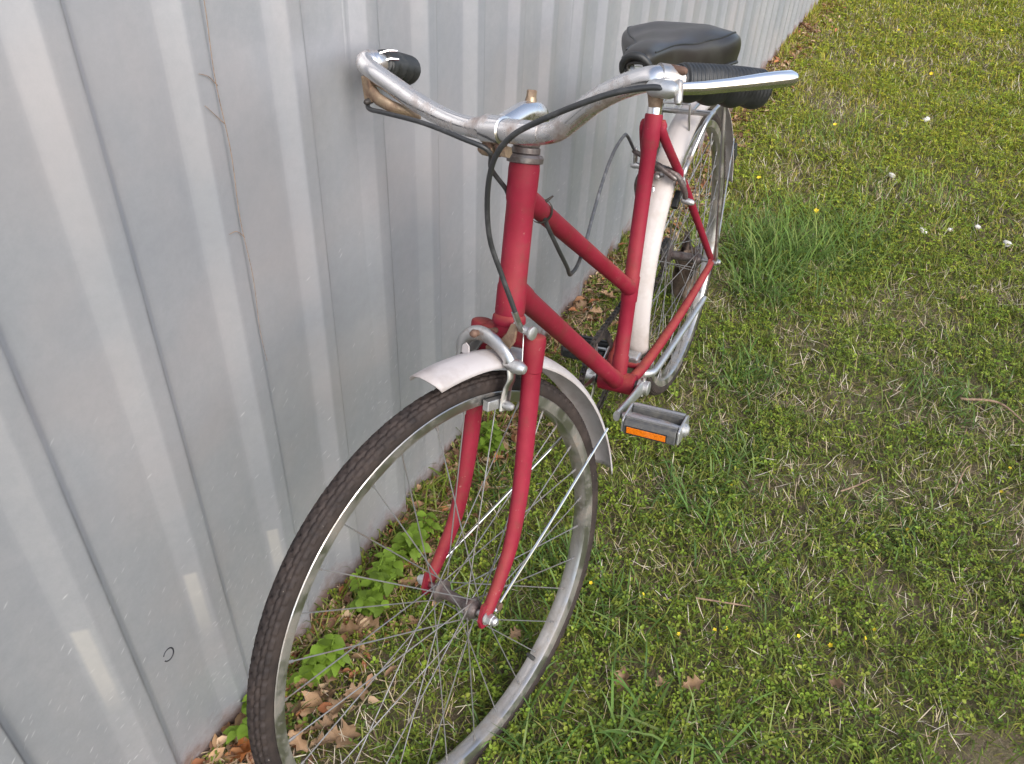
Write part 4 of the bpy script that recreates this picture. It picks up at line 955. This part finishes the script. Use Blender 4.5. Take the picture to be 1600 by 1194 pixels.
# ---- yellow flowers
def flower_mesh():
    V = []; F = []
    for k in range(5):
        a = 2*math.pi*k/5; b = len(V)
        for (l, w_, z) in ((.0, .0, 0), (.6, .38, .25), (1., .0, .32), (.6, -.38, .25)): V.append((l*math.cos(a)-w_*math.sin(a), l*math.sin(a)+w_*math.cos(a), z))
        F.append((b, b+1, b+2, b+3))
    me = bpy.data.meshes.new('yellow_flower'); me.from_pydata(V, [], F); me.materials.append(PETAL); return me
FLM = flower_mesh()
FL = [(.721, .027), (.733, .052), (.717, .147), (.671, .422), (.732, .285), (.768, .23), (.716, .302), (.595, .544), (.632, .528), (.665, .477), (.431, .68), (.488, .786), (.231, .721), (.104, .751), (.007, .77), (.314, .577), (.344, .226)]
FLF = [(-1.031, .177), (-1.618, .032), (-2.707, .086), (-2.815, .43), (-3.867, .735), (-3.531, .219), (-2.64, .634), (-1.892, .115), (-1.639, .747), (-1.198, -.05), (-2.2, .7), (-3.1, .5), (-2.4, .25)]
for (fx_, fy_) in FL: inst('yellow_flower', FLM, (fx_, fy_, float(gz(fx_, fy_))+random.uniform(.022, .036)), (random.uniform(-.9, .9), random.uniform(-.9, .9), random.uniform(0, 6)), random.uniform(.0036, .0056), label='tiny yellow flower in the clover right of the front wheel', category='flower', group='tiny yellow flowers near the front wheel')
for (fx_, fy_) in FLF: inst('yellow_flower', FLM, (fx_, fy_, float(gz(fx_, fy_))+random.uniform(.03, .045)), (random.uniform(-.7, .7), random.uniform(-.7, .7), random.uniform(0, 6)), random.uniform(.007, .011), label='tiny yellow flower far up the lawn beyond the bicycle', category='flower', group='tiny yellow flowers far up the lawn')

# ---- marks on the fence: a small dark ring and a dried vine tendril
rg_ = [(1.302+.0085*math.cos(a), -.0, .298+.0105*math.sin(a)) for a in np.linspace(.5, 5.9, 40)]
def onfence(x):      # local fence surface depth at x
    u = (X0-x) % PD
    if u < RIB_TOP: return 0.
    if u < RIB_TOP+SLOPE_W: return -DEPTH*(u-RIB_TOP)/SLOPE_W
    if u > PD-SLOPE_W: return -DEPTH*(PD-u)/SLOPE_W
    return -DEPTH
mk('ring_mark', *sweep([(x_, onfence(x_)+.0022, z_) for x_, _, z_ in rg_], .0012, 6), INK, fence, label='small dark ring mark low on the sheet')
vx = X0-PD-RIB_TOP-.001
vine = mk('dried_vine', *join(sweep(spline([A(vx+.002*math.sin(z_*40), .0035, z_) for z_ in np.linspace(1.22, .62, 24)], 3), [.0004, .0004, .0003], 5),
     *[sweep(spline([A(vx, .0035, z_), A(vx+.010, .003, z_+.012), A(vx+.022, .003, z_+.016+dz_)], 4), [.0005, .0003], 5) for z_, dz_ in ((1.06, .012), (.975, .002), (.935, .010), (.80, -.002))]), TWIG, None, label='thin dried vine tendril clinging to a fence rib', cat='vine')
vine.location = (0, FW, 0); vine.rotation_euler.z = math.atan(FA)
